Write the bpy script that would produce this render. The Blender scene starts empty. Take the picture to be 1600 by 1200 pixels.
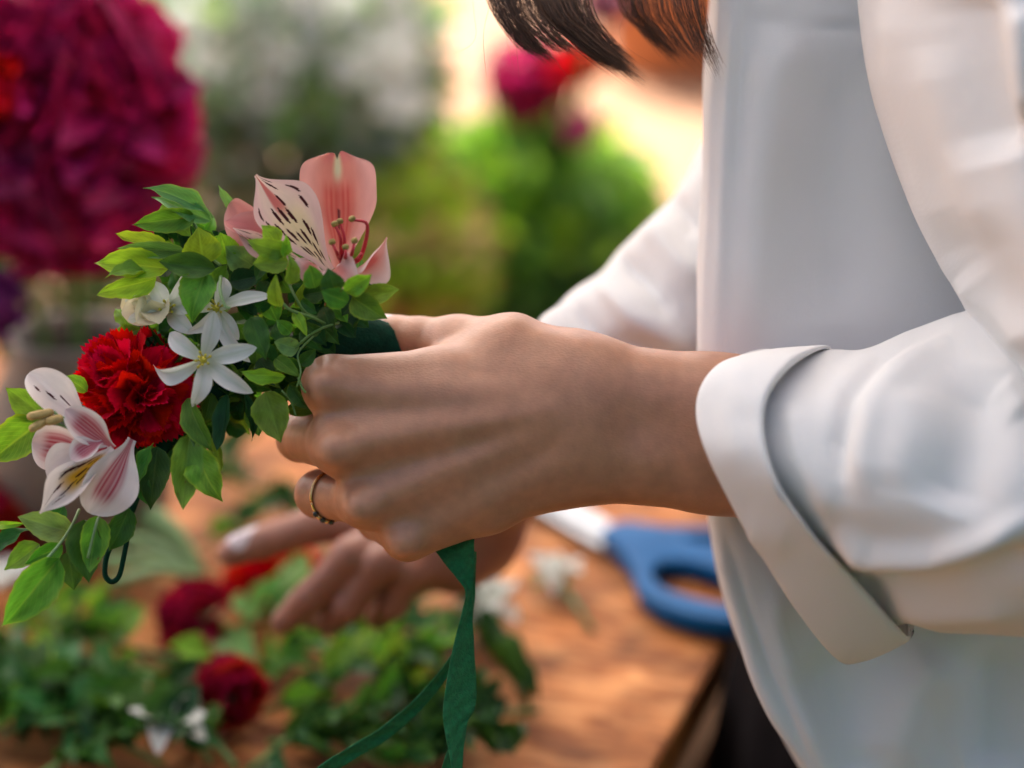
import bpy, bmesh, math, random
import numpy as np
from mathutils import Vector, Matrix, Quaternion

random.seed(7)
RNG = np.random.default_rng(7)
R = math.radians
SC = bpy.context.scene
COL = SC.collection

# ------------------------------------------------------------------ camera, world, sun, exposure
D_FOCUS = 0.76            # metres from the lens to the hand
F_PX = 70 / 36 * 1600     # focal length in photo pixels
PITCH = R(20)
FOCUS = Vector((0, 0, 1.006))
FWD = Vector((0, math.cos(PITCH), -math.sin(PITCH)))
UPV = Vector((0, math.sin(PITCH), math.cos(PITCH)))
RGT = Vector((1, 0, 0))
CAM = FOCUS - FWD * D_FOCUS

cam = bpy.data.cameras.new('camera')
cam.lens = 70; cam.sensor_width = 36
cam.clip_start = 0.02; cam.clip_end = 500
cam.dof.use_dof = True
cam.dof.focus_distance = D_FOCUS
cam.dof.aperture_fstop = 3.2
cam_o = bpy.data.objects.new('camera', cam)
COL.objects.link(cam_o)
cam_o.matrix_world = Matrix.Translation(CAM) @ Matrix((RGT, UPV, -FWD)).transposed().to_4x4()
SC.camera = cam_o

SUN_EL, SUN_AZ = R(52), R(-28)      # azimuth from +y towards +x
sun_dir = Vector((math.sin(SUN_AZ) * math.cos(SUN_EL), math.cos(SUN_AZ) * math.cos(SUN_EL), math.sin(SUN_EL)))
world = bpy.data.worlds.new('World'); SC.world = world
world.use_nodes = True
wn = world.node_tree
sky = wn.nodes.new('ShaderNodeTexSky')
sky.sky_type = 'NISHITA'; sky.sun_disc = False
sky.sun_elevation = SUN_EL; sky.sun_rotation = SUN_AZ
sky.air_density = 0.55; sky.dust_density = 8.0; sky.ozone_density = 0.0
bg = wn.nodes['Background']; bg.inputs[1].default_value = 0.15
wn.links.new(sky.outputs[0], bg.inputs[0])
sl = bpy.data.lights.new('sun', 'SUN'); sl.energy = 4.0; sl.angle = R(0.5); sl.color = (1.0, 0.93, 0.83)
sun_o = bpy.data.objects.new('sun', sl); COL.objects.link(sun_o)
sun_o.rotation_euler = (-sun_dir).to_track_quat('-Z', 'Y').to_euler()
vs = SC.view_settings
vs.view_transform = 'Standard'; vs.look = 'None'; vs.gamma = 1; vs.use_curve_mapping = False
vs.exposure = 1.42
SC.cycles.use_denoising = True
SC.cycles.max_bounces = 8
SC.cycles.transparent_max_bounces = 8
SC.cycles.caustics_reflective = False; SC.cycles.caustics_refractive = False

# ------------------------------------------------------------------ positions
def P(px, py, w=0.0):
    """photo pixel + metres beyond the focal plane -> world point"""
    return CAM + (D_FOCUS + w) * (FWD + RGT * ((px - 800) / F_PX) + UPV * ((600 - py) / F_PX))
def on_level(px, py, z):
    d = FWD + RGT * ((px - 800) / F_PX) + UPV * ((600 - py) / F_PX)
    return CAM + d * ((z - CAM.z) / d.z)
def pxm(w=0.0): return (D_FOCUS + w) / F_PX
def to_px(p):
    v = Vector(p) - CAM
    d = v.dot(FWD)
    return 800 + v.dot(RGT) / d * F_PX, 600 - v.dot(UPV) / d * F_PX, d - D_FOCUS
TABLE_Z = 0.75

# ------------------------------------------------------------------ objects
def tag(o, label=None, cat=None, group=None, kind=None):
    if label: o['label'] = label
    if cat: o['category'] = cat
    if group: o['group'] = group
    if kind: o['kind'] = kind
    return o
def empty(name, loc=(0, 0, 0)):
    o = bpy.data.objects.new(name, None); COL.objects.link(o); o.location = loc
    o.empty_display_size = 0.01
    return o
def link(name, me, parent=None, mw=None, m=None):
    o = bpy.data.objects.new(name, me); COL.objects.link(o)
    if m is not None and not me.materials: me.materials.append(m)
    if parent is not None:
        o.parent = parent
        pw = WORLD.get(parent.name, Matrix.Translation(parent.location) if parent.parent is None else None)
        if pw is None: pw = parent_world(parent)
        o.matrix_parent_inverse = pw.inverted()
    if mw is not None: o.matrix_basis = mw
    return o
WORLD = {}
def parent_world(p):
    m = p.matrix_basis.copy()
    if p.parent is not None:
        return parent_world(p.parent) @ p.matrix_parent_inverse @ m
    return m
def mesh(name, verts, faces, smooth=True, uvs=None, cols=None, m=None):
    me = bpy.data.meshes.new(name)
    me.from_pydata([tuple(v) for v in verts], [], faces)
    if smooth: me.polygons.foreach_set('use_smooth', [True] * len(me.polygons))
    if uvs is not None:
        l = me.uv_layers.new(name='UVMap')
        idx = np.empty(len(me.loops), dtype=np.int32); me.loops.foreach_get('vertex_index', idx)
        l.data.foreach_set('uv', np.asarray(uvs, dtype=np.float32)[idx].ravel())
    if cols is not None:
        a = me.color_attributes.new('Col', 'FLOAT_COLOR', 'POINT')
        c = np.ones((len(verts), 4), dtype=np.float32); c[:, :3] = cols
        a.data.foreach_set('color', c.ravel())
    if m is not None: me.materials.append(m)
    me.update()
    return me

# ------------------------------------------------------------------ materials
def newmat(name):
    m = bpy.data.materials.new(name); m.use_nodes = True
    return m, m.node_tree.nodes, m.node_tree.links, m.node_tree.nodes['Principled BSDF']
def nd(N, t, **kw):
    n = N.new(t)
    for k, v in kw.items():
        if k.startswith('i_'): n.inputs[k[2:]].default_value = v
        else: setattr(n, k, v)
    return n
def simple(name, col, rough=0.6, var=0.15, scale=40, bump=0.0, bscale=200, metal=0.0, coord='Object', spec=0.5, col2=None):
    m, N, L, b = newmat(name)
    tc = nd(N, 'ShaderNodeTexCoord')
    nz = nd(N, 'ShaderNodeTexNoise'); nz.inputs['Scale'].default_value = scale; nz.inputs['Detail'].default_value = 6
    L.new(tc.outputs[coord], nz.inputs['Vector'])
    mx = nd(N, 'ShaderNodeMix', data_type='RGBA')
    c2 = col2 or tuple(c * (1 + var) for c in col)
    c1 = tuple(c * (1 - var) for c in col) if col2 is None else col
    mx.inputs[6].default_value = (*c1, 1); mx.inputs[7].default_value = (*c2, 1)
    rp = nd(N, 'ShaderNodeMapRange'); rp.inputs[1].default_value = 0.3; rp.inputs[2].default_value = 0.7
    L.new(nz.outputs[0], rp.inputs[0]); L.new(rp.outputs[0], mx.inputs[0])
    L.new(mx.outputs[2], b.inputs['Base Color'])
    b.inputs['Roughness'].default_value = rough; b.inputs['Metallic'].default_value = metal
    b.inputs['Specular IOR Level'].default_value = spec
    if bump:
        n2 = nd(N, 'ShaderNodeTexNoise'); n2.inputs['Scale'].default_value = bscale; n2.inputs['Detail'].default_value = 4
        L.new(tc.outputs[coord], n2.inputs['Vector'])
        bp = nd(N, 'ShaderNodeBump'); bp.inputs['Strength'].default_value = bump; bp.inputs['Distance'].default_value = 0.002
        L.new(n2.outputs[0], bp.inputs['Height']); L.new(bp.outputs[0], b.inputs['Normal'])
    return m
def leafy(name, col, tcol=None, trans=0.35, rough=0.45, hue=0.03, val=0.35, attr=False, veins=0.0, mottle=0.25, spec=0.5, edge=None):
    """thin leaf or petal: gloss over diffuse, light through it, each piece a little different"""
    m, N, L, b = newmat(name)
    oi = nd(N, 'ShaderNodeObjectInfo'); tc = nd(N, 'ShaderNodeTexCoord')
    if attr:
        a = nd(N, 'ShaderNodeVertexColor', layer_name='Col'); src = a.outputs[0]
    else:
        rgb = nd(N, 'ShaderNodeRGB'); rgb.outputs[0].default_value = (*col, 1); src = rgb.outputs[0]
    if edge:
        sx = nd(N, 'ShaderNodeSeparateXYZ'); L.new(tc.outputs['UV'], sx.inputs[0])
        ab = nd(N, 'ShaderNodeMath', operation='ABSOLUTE'); L.new(sx.outputs[1], ab.inputs[0])
        mr = nd(N, 'ShaderNodeMapRange'); mr.inputs[1].default_value = 0.55; mr.inputs[2].default_value = 1.0
        L.new(ab.outputs[0], mr.inputs[0])
        em = nd(N, 'ShaderNodeMix', data_type='RGBA'); em.inputs[7].default_value = (*edge, 1)
        L.new(mr.outputs[0], em.inputs[0]); L.new(src, em.inputs[6]); src = em.outputs[2]
    nz = nd(N, 'ShaderNodeTexNoise'); nz.inputs['Scale'].default_value = 3.0; nz.inputs['Detail'].default_value = 5
    add = nd(N, 'ShaderNodeVectorMath', operation='ADD')
    L.new(tc.outputs['UV'], add.inputs[0]); L.new(oi.outputs['Random'], add.inputs[1]); L.new(add.outputs[0], nz.inputs['Vector'])
    hs = nd(N, 'ShaderNodeHueSaturation')
    mh = nd(N, 'ShaderNodeMapRange'); mh.inputs[3].default_value = 0.5 - hue; mh.inputs[4].default_value = 0.5 + hue
    L.new(oi.outputs['Random'], mh.inputs[0]); L.new(mh.outputs[0], hs.inputs['Hue'])
    w = nd(N, 'ShaderNodeTexWhiteNoise', noise_dimensions='1D'); L.new(oi.outputs['Random'], w.inputs['W'])
    mv = nd(N, 'ShaderNodeMapRange'); mv.inputs[3].default_value = 1 - val; mv.inputs[4].default_value = 1 + val
    L.new(w.outputs[0], mv.inputs[0])
    mm = nd(N, 'ShaderNodeMapRange'); mm.inputs[1].default_value = .3; mm.inputs[2].default_value = .7
    mm.inputs[3].default_value = 1 - mottle; mm.inputs[4].default_value = 1 + mottle
    L.new(nz.outputs[0], mm.inputs[0])
    mul = nd(N, 'ShaderNodeMath', operation='MULTIPLY'); L.new(mv.outputs[0], mul.inputs[0]); L.new(mm.outputs[0], mul.inputs[1])
    L.new(mul.outputs[0], hs.inputs['Value']); L.new(src, hs.inputs['Color'])
    colo = hs.outputs[0]
    if veins:
        sx2 = nd(N, 'ShaderNodeSeparateXYZ'); L.new(tc.outputs['UV'], sx2.inputs[0])
        ab2 = nd(N, 'ShaderNodeMath', operation='ABSOLUTE'); L.new(sx2.outputs[1], ab2.inputs[0])
        # side veins run forward from the midrib
        k = nd(N, 'ShaderNodeMath', operation='MULTIPLY_ADD'); k.inputs[1].default_value = -0.42
        L.new(ab2.outputs[0], k.inputs[0]); L.new(sx2.outputs[0], k.inputs[2])
        s = nd(N, 'ShaderNodeMath', operation='MULTIPLY'); s.inputs[1].default_value = 58; L.new(k.outputs[0], s.inputs[0])
        sn = nd(N, 'ShaderNodeMath', operation='SINE'); L.new(s.outputs[0], sn.inputs[0])
        r1 = nd(N, 'ShaderNodeMapRange'); r1.inputs[1].default_value = .86; r1.inputs[2].default_value = 1.0; r1.inputs[4].default_value = 0.5
        L.new(sn.outputs[0], r1.inputs[0])
        r2 = nd(N, 'ShaderNodeMapRange'); r2.inputs[1].default_value = .09; r2.inputs[2].default_value = .02
        L.new(ab2.outputs[0], r2.inputs[0])
        mxv = nd(N, 'ShaderNodeMath', operation='MAXIMUM'); L.new(r1.outputs[0], mxv.inputs[0]); L.new(r2.outputs[0], mxv.inputs[1])
        vm = nd(N, 'ShaderNodeMix', data_type='RGBA')
        sc = nd(N, 'ShaderNodeMath', operation='MULTIPLY'); sc.inputs[1].default_value = veins; L.new(mxv.outputs[0], sc.inputs[0])
        L.new(sc.outputs[0], vm.inputs[0]); L.new(colo, vm.inputs[6])
        vm.inputs[7].default_value = (min(col[0] * 2 + .06, 1), min(col[1] * 1.7 + .06, 1), col[2] * 1.5 + .03, 1)
        colo = vm.outputs[2]
        sp = nd(N, 'ShaderNodeTexNoise'); sp.inputs['Scale'].default_value = 5.5; sp.inputs['Detail'].default_value = 3
        sv = nd(N, 'ShaderNodeVectorMath', operation='MULTIPLY_ADD'); sv.inputs[1].default_value = (1, .5, 1)
        L.new(tc.outputs['UV'], sv.inputs[0]); sm_ = nd(N, 'ShaderNodeMath', operation='MULTIPLY'); sm_.inputs[1].default_value = 37
        L.new(oi.outputs['Random'], sm_.inputs[0]); L.new(sm_.outputs[0], sv.inputs[2]); L.new(sv.outputs[0], sp.inputs['Vector'])
        sr = nd(N, 'ShaderNodeMapRange'); sr.inputs[1].default_value = .70; sr.inputs[2].default_value = .76; sr.inputs[4].default_value = .75
        L.new(sp.outputs[0], sr.inputs[0])
        sx3 = nd(N, 'ShaderNodeMix', data_type='RGBA'); sx3.inputs[7].default_value = (.13, .075, .02, 1)
        L.new(sr.outputs[0], sx3.inputs[0]); L.new(colo, sx3.inputs[6]); colo = sx3.outputs[2]
        # paler, yellower rim
        er = nd(N, 'ShaderNodeMapRange'); er.inputs[1].default_value = .82; er.inputs[2].default_value = 1.0; er.inputs[4].default_value = .45
        L.new(ab2.outputs[0], er.inputs[0])
        ex = nd(N, 'ShaderNodeMix', data_type='RGBA'); ex.inputs[7].default_value = (min(1, col[0] * 2.2 + .05), min(1, col[1] * 1.5 + .04), col[2], 1)
        L.new(er.outputs[0], ex.inputs[0]); L.new(colo, ex.inputs[6]); colo = ex.outputs[2]
        bp = nd(N, 'ShaderNodeBump', invert=True); bp.inputs['Strength'].default_value = 0.35; bp.inputs['Distance'].default_value = 0.0006
        L.new(mxv.outputs[0], bp.inputs['Height']); L.new(bp.outputs[0], b.inputs['Normal'])
    L.new(colo, b.inputs['Base Color'])
    b.inputs['Roughness'].default_value = rough + .06; b.inputs['Specular IOR Level'].default_value = spec * .5
    tr = nd(N, 'ShaderNodeBsdfTranslucent')
    if tcol:
        tm = nd(N, 'ShaderNodeMix', data_type='RGBA', blend_type='MULTIPLY'); tm.inputs[0].default_value = 1
        L.new(colo, tm.inputs[6]); tm.inputs[7].default_value = (*tcol, 1); L.new(tm.outputs[2], tr.inputs[0])
    else: L.new(colo, tr.inputs[0])
    ms = nd(N, 'ShaderNodeMixShader'); ms.inputs[0].default_value = trans
    out = N['Material Output']
    L.new(b.outputs[0], ms.inputs[1]); L.new(tr.outputs[0], ms.inputs[2]); L.new(ms.outputs[0], out.inputs[0])
    return m

M = {}
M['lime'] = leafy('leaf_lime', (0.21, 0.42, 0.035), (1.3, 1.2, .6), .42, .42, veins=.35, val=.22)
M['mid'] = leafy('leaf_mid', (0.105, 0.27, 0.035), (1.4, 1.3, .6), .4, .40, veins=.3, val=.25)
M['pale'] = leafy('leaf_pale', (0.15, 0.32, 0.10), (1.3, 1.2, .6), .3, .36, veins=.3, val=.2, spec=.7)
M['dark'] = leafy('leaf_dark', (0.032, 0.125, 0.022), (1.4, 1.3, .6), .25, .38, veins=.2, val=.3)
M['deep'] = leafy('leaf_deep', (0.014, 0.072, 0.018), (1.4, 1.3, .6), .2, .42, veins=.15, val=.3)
M['stem'] = simple('green_stem', (0.11, 0.22, 0.05), .5, .25, 60)
M['stem_pale'] = simple('pale_stem', (0.20, 0.33, 0.13), .5, .25, 60)
M['petal_attr'] = leafy('marked_petal', (1, 1, 1), None, .32, .5, hue=.005, val=.05, attr=True, mottle=.08, spec=.35)
M['white_petal'] = leafy('white_petal', (0.62, 0.68, 0.60), None, .35, .5, hue=.01, val=.08, attr=True, mottle=.06, spec=.4)
M['cream'] = leafy('cream_petal', (0.75, 0.70, 0.48), None, .35, .5, hue=.01, val=.08, mottle=.06)
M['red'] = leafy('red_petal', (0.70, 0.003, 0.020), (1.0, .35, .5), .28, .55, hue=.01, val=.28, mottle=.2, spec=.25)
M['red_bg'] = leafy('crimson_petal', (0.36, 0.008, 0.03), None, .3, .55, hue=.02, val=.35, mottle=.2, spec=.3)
M['magenta'] = leafy('magenta_petal', (0.46, 0.018, 0.14), (1.3, .8, .9), .3, .30, hue=.02, val=.5, mottle=.25, spec=.5)
M['purple'] = leafy('purple_petal', (0.16, 0.02, 0.16), None, .3, .5, hue=.02, val=.4)
M['mauve'] = leafy('mauve_petal', (0.42, 0.16, 0.22), None, .3, .5, hue=.02, val=.3)
M['filament'] = simple('red_filament', (0.48, 0.02, 0.03), .45, .15, 200)
M['anther'] = simple('anther', (0.30, 0.22, 0.05), .7, .3, 400, bump=.4, bscale=900)
M['anther_tan'] = simple('tan_anther', (0.50, 0.34, 0.12), .7, .2, 400, bump=.3, bscale=900)
M['pistil'] = simple('yellow_pistil', (0.55, 0.48, 0.05), .6, .2, 300)
M['tape'] = simple('green_tape', (0.008, 0.155, 0.048), .8, .25, 500, bump=.5, bscale=1400)
M['tape_dark'] = simple('dark_green_tape', (0.004, 0.040, 0.022), .8, .3, 300, bump=.25, bscale=900, spec=.12)
M['gold'] = simple('gold', (0.83, 0.55, 0.24), .22, .05, 50, metal=1.0)
M['gem'] = simple('dark_gem', (0.03, 0.025, 0.03), .08, .1, 50, spec=1.0)
M['steel'] = simple('steel', (0.36, 0.38, 0.40), .38, .15, 60, metal=.9)
M['blue'] = simple('blue_plastic', (0.001, 0.095, 0.28), .55, .1, 60, spec=.15)
M['nail'] = simple('nail', (0.70, 0.50, 0.47), .22, .05, 60, spec=.6)
M['nail_white'] = simple('pale_nail_polish', (0.72, 0.62, 0.66), .2, .05, 60, spec=.7)
M['trousers'] = simple('dark_cloth', (0.006, 0.004, 0.005), .95, .3, 60, bump=.3, bscale=900, spec=.08)
M['shoe'] = simple('shoe_leather', (0.02, 0.018, 0.016), .5, .2, 40)
M['ceramic'] = simple('grey_brown_stoneware', (0.20, 0.165, 0.13), .55, .2, 25)
M['bucket'] = simple('blue_grey_bucket', (0.11, 0.20, 0.24), .45, .2, 10, metal=.2)
M['pot_green'] = simple('dark_green_pot', (0.008, 0.06, 0.035), .4, .25, 12)
M['terracotta'] = simple('terracotta', (0.42, 0.16, 0.06), .8, .2, 14, bump=.2, bscale=90)
M['canvas'] = None
M['pink'] = leafy('pink_petal', (0.60, 0.05, 0.28), None, .35, .5, hue=.02, val=.3)
M['silver'] = leafy('leaf_silver', (0.44, 0.53, 0.47), None, .3, .5, val=.3)
M['olive'] = leafy('leaf_olive', (0.24, 0.19, 0.10), None, .3, .5, val=.3)

def skin_mat():
    m, N, L, b = newmat('skin')
    tc = nd(N, 'ShaderNodeTexCoord')
    n1 = nd(N, 'ShaderNodeTexNoise'); n1.inputs['Scale'].default_value = 28; n1.inputs['Detail'].default_value = 5
    n2 = nd(N, 'ShaderNodeTexNoise'); n2.inputs['Scale'].default_value = 160; n2.inputs['Detail'].default_value = 4
    L.new(tc.outputs['Object'], n1.inputs['Vector']); L.new(tc.outputs['Object'], n2.inputs['Vector'])
    a = nd(N, 'ShaderNodeVertexColor', layer_name='Col')
    mx = nd(N, 'ShaderNodeMix', data_type='RGBA'); mx.inputs[7].default_value = (0.50, 0.27, 0.19, 1)
    mr = nd(N, 'ShaderNodeMapRange'); mr.inputs[1].default_value = .4; mr.inputs[2].default_value = .75; mr.inputs[4].default_value = .3
    L.new(n1.outputs[0], mr.inputs[0]); L.new(mr.outputs[0], mx.inputs[0]); L.new(a.outputs[0], mx.inputs[6])
    hs = nd(N, 'ShaderNodeHueSaturation'); mv = nd(N, 'ShaderNodeMapRange'); mv.inputs[1].default_value = .3; mv.inputs[2].default_value = .7
    mv.inputs[3].default_value = .9; mv.inputs[4].default_value = 1.1
    L.new(n2.outputs[0], mv.inputs[0]); L.new(mv.outputs[0], hs.inputs['Value']); L.new(mx.outputs[2], hs.inputs['Color'])
    L.new(hs.outputs[0], b.inputs['Base Color'])
    b.inputs['Roughness'].default_value = .42; b.inputs['Specular IOR Level'].default_value = .5
    b.inputs['Subsurface Weight'].default_value = .35
    b.inputs['Subsurface Radius'].default_value = (1, .35, .2); b.inputs['Subsurface Scale'].default_value = .004
    v = nd(N, 'ShaderNodeTexVoronoi'); v.inputs['Scale'].default_value = 1300
    mp = nd(N, 'ShaderNodeMapping'); mp.inputs['Scale'].default_value = (.55, 1, 1)
    L.new(tc.outputs['Object'], mp.inputs[0]); L.new(mp.outputs[0], v.inputs['Vector'])
    n3 = nd(N, 'ShaderNodeTexNoise'); n3.inputs['Scale'].default_value = 420; n3.inputs['Detail'].default_value = 4
    L.new(tc.outputs['Object'], n3.inputs['Vector'])
    ad = nd(N, 'ShaderNodeMath', operation='ADD'); L.new(v.outputs['Distance'], ad.inputs[0]); L.new(n3.outputs[0], ad.inputs[1])
    bp = nd(N, 'ShaderNodeBump'); bp.inputs['Strength'].default_value = .12; bp.inputs['Distance'].default_value = .0005
    L.new(ad.outputs[0], bp.inputs['Height']); L.new(bp.outputs[0], b.inputs['Normal'])
    return m
M['skin'] = skin_mat()

def shirt_mat():
    m, N, L, b = newmat('white_cotton')
    tc = nd(N, 'ShaderNodeTexCoord')
    b.inputs['Base Color'].default_value = (.84, .84, .83, 1)
    b.inputs['Roughness'].default_value = .9; b.inputs['Specular IOR Level'].default_value = .15
    hs = []
    for rot in (0, 90):
        mp = nd(N, 'ShaderNodeMapping'); mp.inputs['Rotation'].default_value = (0, R(90 - rot), 0)
        wv = nd(N, 'ShaderNodeTexWave'); wv.inputs['Scale'].default_value = 420; wv.inputs['Distortion'].default_value = 6.0
        wv.inputs['Detail'].default_value = 2
        L.new(tc.outputs['Object'], mp.inputs[0]); L.new(mp.outputs[0], wv.inputs[0]); hs.append(wv)
    nz = nd(N, 'ShaderNodeTexNoise'); nz.inputs['Scale'].default_value = 700; nz.inputs['Detail'].default_value = 3
    L.new(tc.outputs['Object'], nz.inputs[0])
    n5 = nd(N, 'ShaderNodeTexNoise'); n5.inputs['Scale'].default_value = 26; n5.inputs['Detail'].default_value = 4
    L.new(tc.outputs['Object'], n5.inputs[0])
    a1 = nd(N, 'ShaderNodeMath', operation='ADD'); L.new(hs[0].outputs[1], a1.inputs[0]); L.new(hs[1].outputs[1], a1.inputs[1])
    a2 = nd(N, 'ShaderNodeMath', operation='ADD'); L.new(a1.outputs[0], a2.inputs[0]); L.new(nz.outputs[0], a2.inputs[1])
    bp = nd(N, 'ShaderNodeBump'); bp.inputs['Strength'].default_value = .16; bp.inputs['Distance'].default_value = .0005
    L.new(a2.outputs[0], bp.inputs['Height'])
    bp2 = nd(N, 'ShaderNodeBump'); bp2.inputs['Strength'].default_value = .10; bp2.inputs['Distance'].default_value = .008
    L.new(n5.outputs[0], bp2.inputs['Height']); L.new(bp2.outputs[0], bp.inputs['Normal']); L.new(bp.outputs[0], b.inputs['Normal'])
    tr = nd(N, 'ShaderNodeBsdfTranslucent'); tr.inputs[0].default_value = (.8, .8, .78, 1)
    ms = nd(N, 'ShaderNodeMixShader'); ms.inputs[0].default_value = .12
    L.new(b.outputs[0], ms.inputs[1]); L.new(tr.outputs[0], ms.inputs[2]); L.new(ms.outputs[0], N['Material Output'].inputs[0])
    return m
M['shirt'] = shirt_mat()

def hair_mat():
    m, N, L, b = newmat('brown_hair')
    a = nd(N, 'ShaderNodeVertexColor', layer_name='Col'); L.new(a.outputs[0], b.inputs['Base Color'])
    b.inputs['Roughness'].default_value = .34; b.inputs['Specular IOR Level'].default_value = .5
    return m
M['hair'] = hair_mat()

def wood_mat():
    m, N, L, b = newmat('warm_wood')
    tc = nd(N, 'ShaderNodeTexCoord')
    mp = nd(N, 'ShaderNodeMapping'); mp.inputs['Scale'].default_value = (5, 14, 9)
    L.new(tc.outputs['Object'], mp.inputs[0])
    n1 = nd(N, 'ShaderNodeTexNoise'); n1.inputs['Scale'].default_value = 4.5; n1.inputs['Detail'].default_value = 8; n1.inputs['Distortion'].default_value = 1.2
    L.new(mp.outputs[0], n1.inputs[0])
    cr = nd(N, 'ShaderNodeValToRGB')
    e = cr.color_ramp.elements
    e[0].position = .32; e[0].color = (.15, .045, .014, 1)
    e[1].position = .72; e[1].color = (.55, .26, .10, 1)
    x = e.new(.5); x.color = (.36, .13, .038, 1)
    L.new(n1.outputs[0], cr.inputs[0])
    n2 = nd(N, 'ShaderNodeTexNoise'); n2.inputs['Scale'].default_value = 24; n2.inputs['Detail'].default_value = 6
    L.new(tc.outputs['Object'], n2.inputs[0])
    mr = nd(N, 'ShaderNodeMapRange'); mr.inputs[1].default_value = .35; mr.inputs[2].default_value = .65; mr.inputs[3].default_value = .5; mr.inputs[4].default_value = 1.4
    L.new(n2.outputs[0], mr.inputs[0])
    hs = nd(N, 'ShaderNodeHueSaturation'); L.new(mr.outputs[0], hs.inputs['Value']); L.new(cr.outputs[0], hs.inputs['Color'])
    L.new(hs.outputs[0], b.inputs['Base Color'])
    b.inputs['Roughness'].default_value = .7; b.inputs['Specular IOR Level'].default_value = .2
    bp = nd(N, 'ShaderNodeBump'); bp.inputs['Strength'].default_value = .3; bp.inputs['Distance'].default_value = .002
    L.new(n1.outputs[0], bp.inputs['Height']); L.new(bp.outputs[0], b.inputs['Normal'])
    return m
M['wood'] = wood_mat()
M['wood_dark'] = simple('dark_wood', (0.030, 0.014, 0.009), .6, .4, 20)

def ground_mat():
    m, N, L, b = newmat('clay_paving')
    tc = nd(N, 'ShaderNodeTexCoord')
    br = nd(N, 'ShaderNodeTexBrick'); br.inputs['Scale'].default_value = 3.0
    br.inputs['Color1'].default_value = (.40, .205, .105, 1); br.inputs['Color2'].default_value = (.33, .17, .09, 1)
    br.inputs['Mortar'].default_value = (.22, .17, .12, 1); br.inputs['Mortar Size'].default_value = .012
    L.new(tc.outputs['Object'], br.inputs[0])
    nz = nd(N, 'ShaderNodeTexNoise'); nz.inputs['Scale'].default_value = 1.7; nz.inputs['Detail'].default_value = 8
    L.new(tc.outputs['Object'], nz.inputs[0])
    mr = nd(N, 'ShaderNodeMapRange'); mr.inputs[1].default_value = .3; mr.inputs[2].default_value = .7; mr.inputs[3].default_value = .7; mr.inputs[4].default_value = 1.3
    L.new(nz.outputs[0], mr.inputs[0])
    hs = nd(N, 'ShaderNodeHueSaturation'); L.new(mr.outputs[0], hs.inputs['Value']); L.new(br.outputs[0], hs.inputs['Color'])
    L.new(hs.outputs[0], b.inputs['Base Color']); b.inputs['Roughness'].default_value = .85
    bp = nd(N, 'ShaderNodeBump'); bp.inputs['Strength'].default_value = .3; bp.inputs['Distance'].default_value = .004
    L.new(br.outputs['Fac'], bp.inputs['Height']); L.new(bp.outputs[0], b.inputs['Normal'])
    return m
M['ground'] = ground_mat()

# ------------------------------------------------------------------ geometry helpers
def catmull(pts, n, closed=False):
    pts = [np.array(p, float) for p in pts]; k = len(pts); out = []
    segs = k if closed else k - 1
    for i in range(segs):
        if closed: a, b, c, d = pts[(i - 1) % k], pts[i], pts[(i + 1) % k], pts[(i + 2) % k]
        else:
            b, c = pts[i], pts[i + 1]
            a = pts[i - 1] if i else 2 * b - c
            d = pts[i + 2] if i + 2 < k else 2 * c - b
        for j in range(n):
            t = j / n
            out.append(.5 * (2 * b + (c - a) * t + (2 * a - 5 * b + 4 * c - d) * t * t + (3 * b - a - 3 * c + d) * t ** 3))
    if not closed: out.append(pts[-1])
    return np.array(out)
def tube(path, radii, sides=8, cap=True):
    """world-space tube along path"""
    path = np.asarray(path, float); n = len(path)
    radii = np.broadcast_to(np.asarray(radii, float), (n,)) if np.ndim(radii) else np.full(n, radii)
    T = np.gradient(path, axis=0); T /= np.linalg.norm(T, axis=1)[:, None] + 1e-12
    ref = np.array([.31, .17, .93]); V = []; F = []
    u = np.cross(T[0], ref); u /= np.linalg.norm(u)
    for i in range(n):
        u = u - T[i] * (u @ T[i]); u /= np.linalg.norm(u); v = np.cross(T[i], u)
        for s in range(sides):
            a = 2 * math.pi * s / sides
            V.append(path[i] + radii[i] * (math.cos(a) * u + math.sin(a) * v))
    for i in range(n - 1):
        for s in range(sides):
            a, b = i * sides + s, i * sides + (s + 1) % sides
            F.append((a, b, b + sides, a + sides))
    if cap:
        F.append(tuple(range(sides))[::-1]); F.append(tuple((n - 1) * sides + s for s in range(sides)))
    return V, F
def tube_obj(name, path, radii, m, parent=None, sides=8):
    V, F = tube(path, radii, sides)
    return link(name, mesh(name, V, F, m=m), parent)
def lathe(name, prof, loc, m, parent=None, seg=28, closed_bottom=True):
    V, F = [], []
    for r, z in prof:
        for s in range(seg):
            a = 2 * math.pi * s / seg; V.append((loc[0] + r * math.cos(a), loc[1] + r * math.sin(a), loc[2] + z))
    for i in range(len(prof) - 1):
        for s in range(seg):
            a, b = i * seg + s, i * seg + (s + 1) % seg
            F.append((a, b, b + seg, a + seg))
    if closed_bottom: F.append(tuple(range(seg))[::-1])
    return link(name, mesh(name, V, F, m=m), parent)
def box_obj(name, size, mw, m, parent=None, bev=0.003):
    bm = bmesh.new(); bmesh.ops.create_cube(bm, size=1)
    for v in bm.verts: v.co = Vector((v.co.x * size[0], v.co.y * size[1], v.co.z * size[2]))
    if bev: bmesh.ops.bevel(bm, geom=bm.edges[:], offset=bev, segments=2, affect='EDGES')
    me = bpy.data.meshes.new(name); bm.to_mesh(me); bm.free(); me.materials.append(m)
    return link(name, me, parent, mw)

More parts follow.
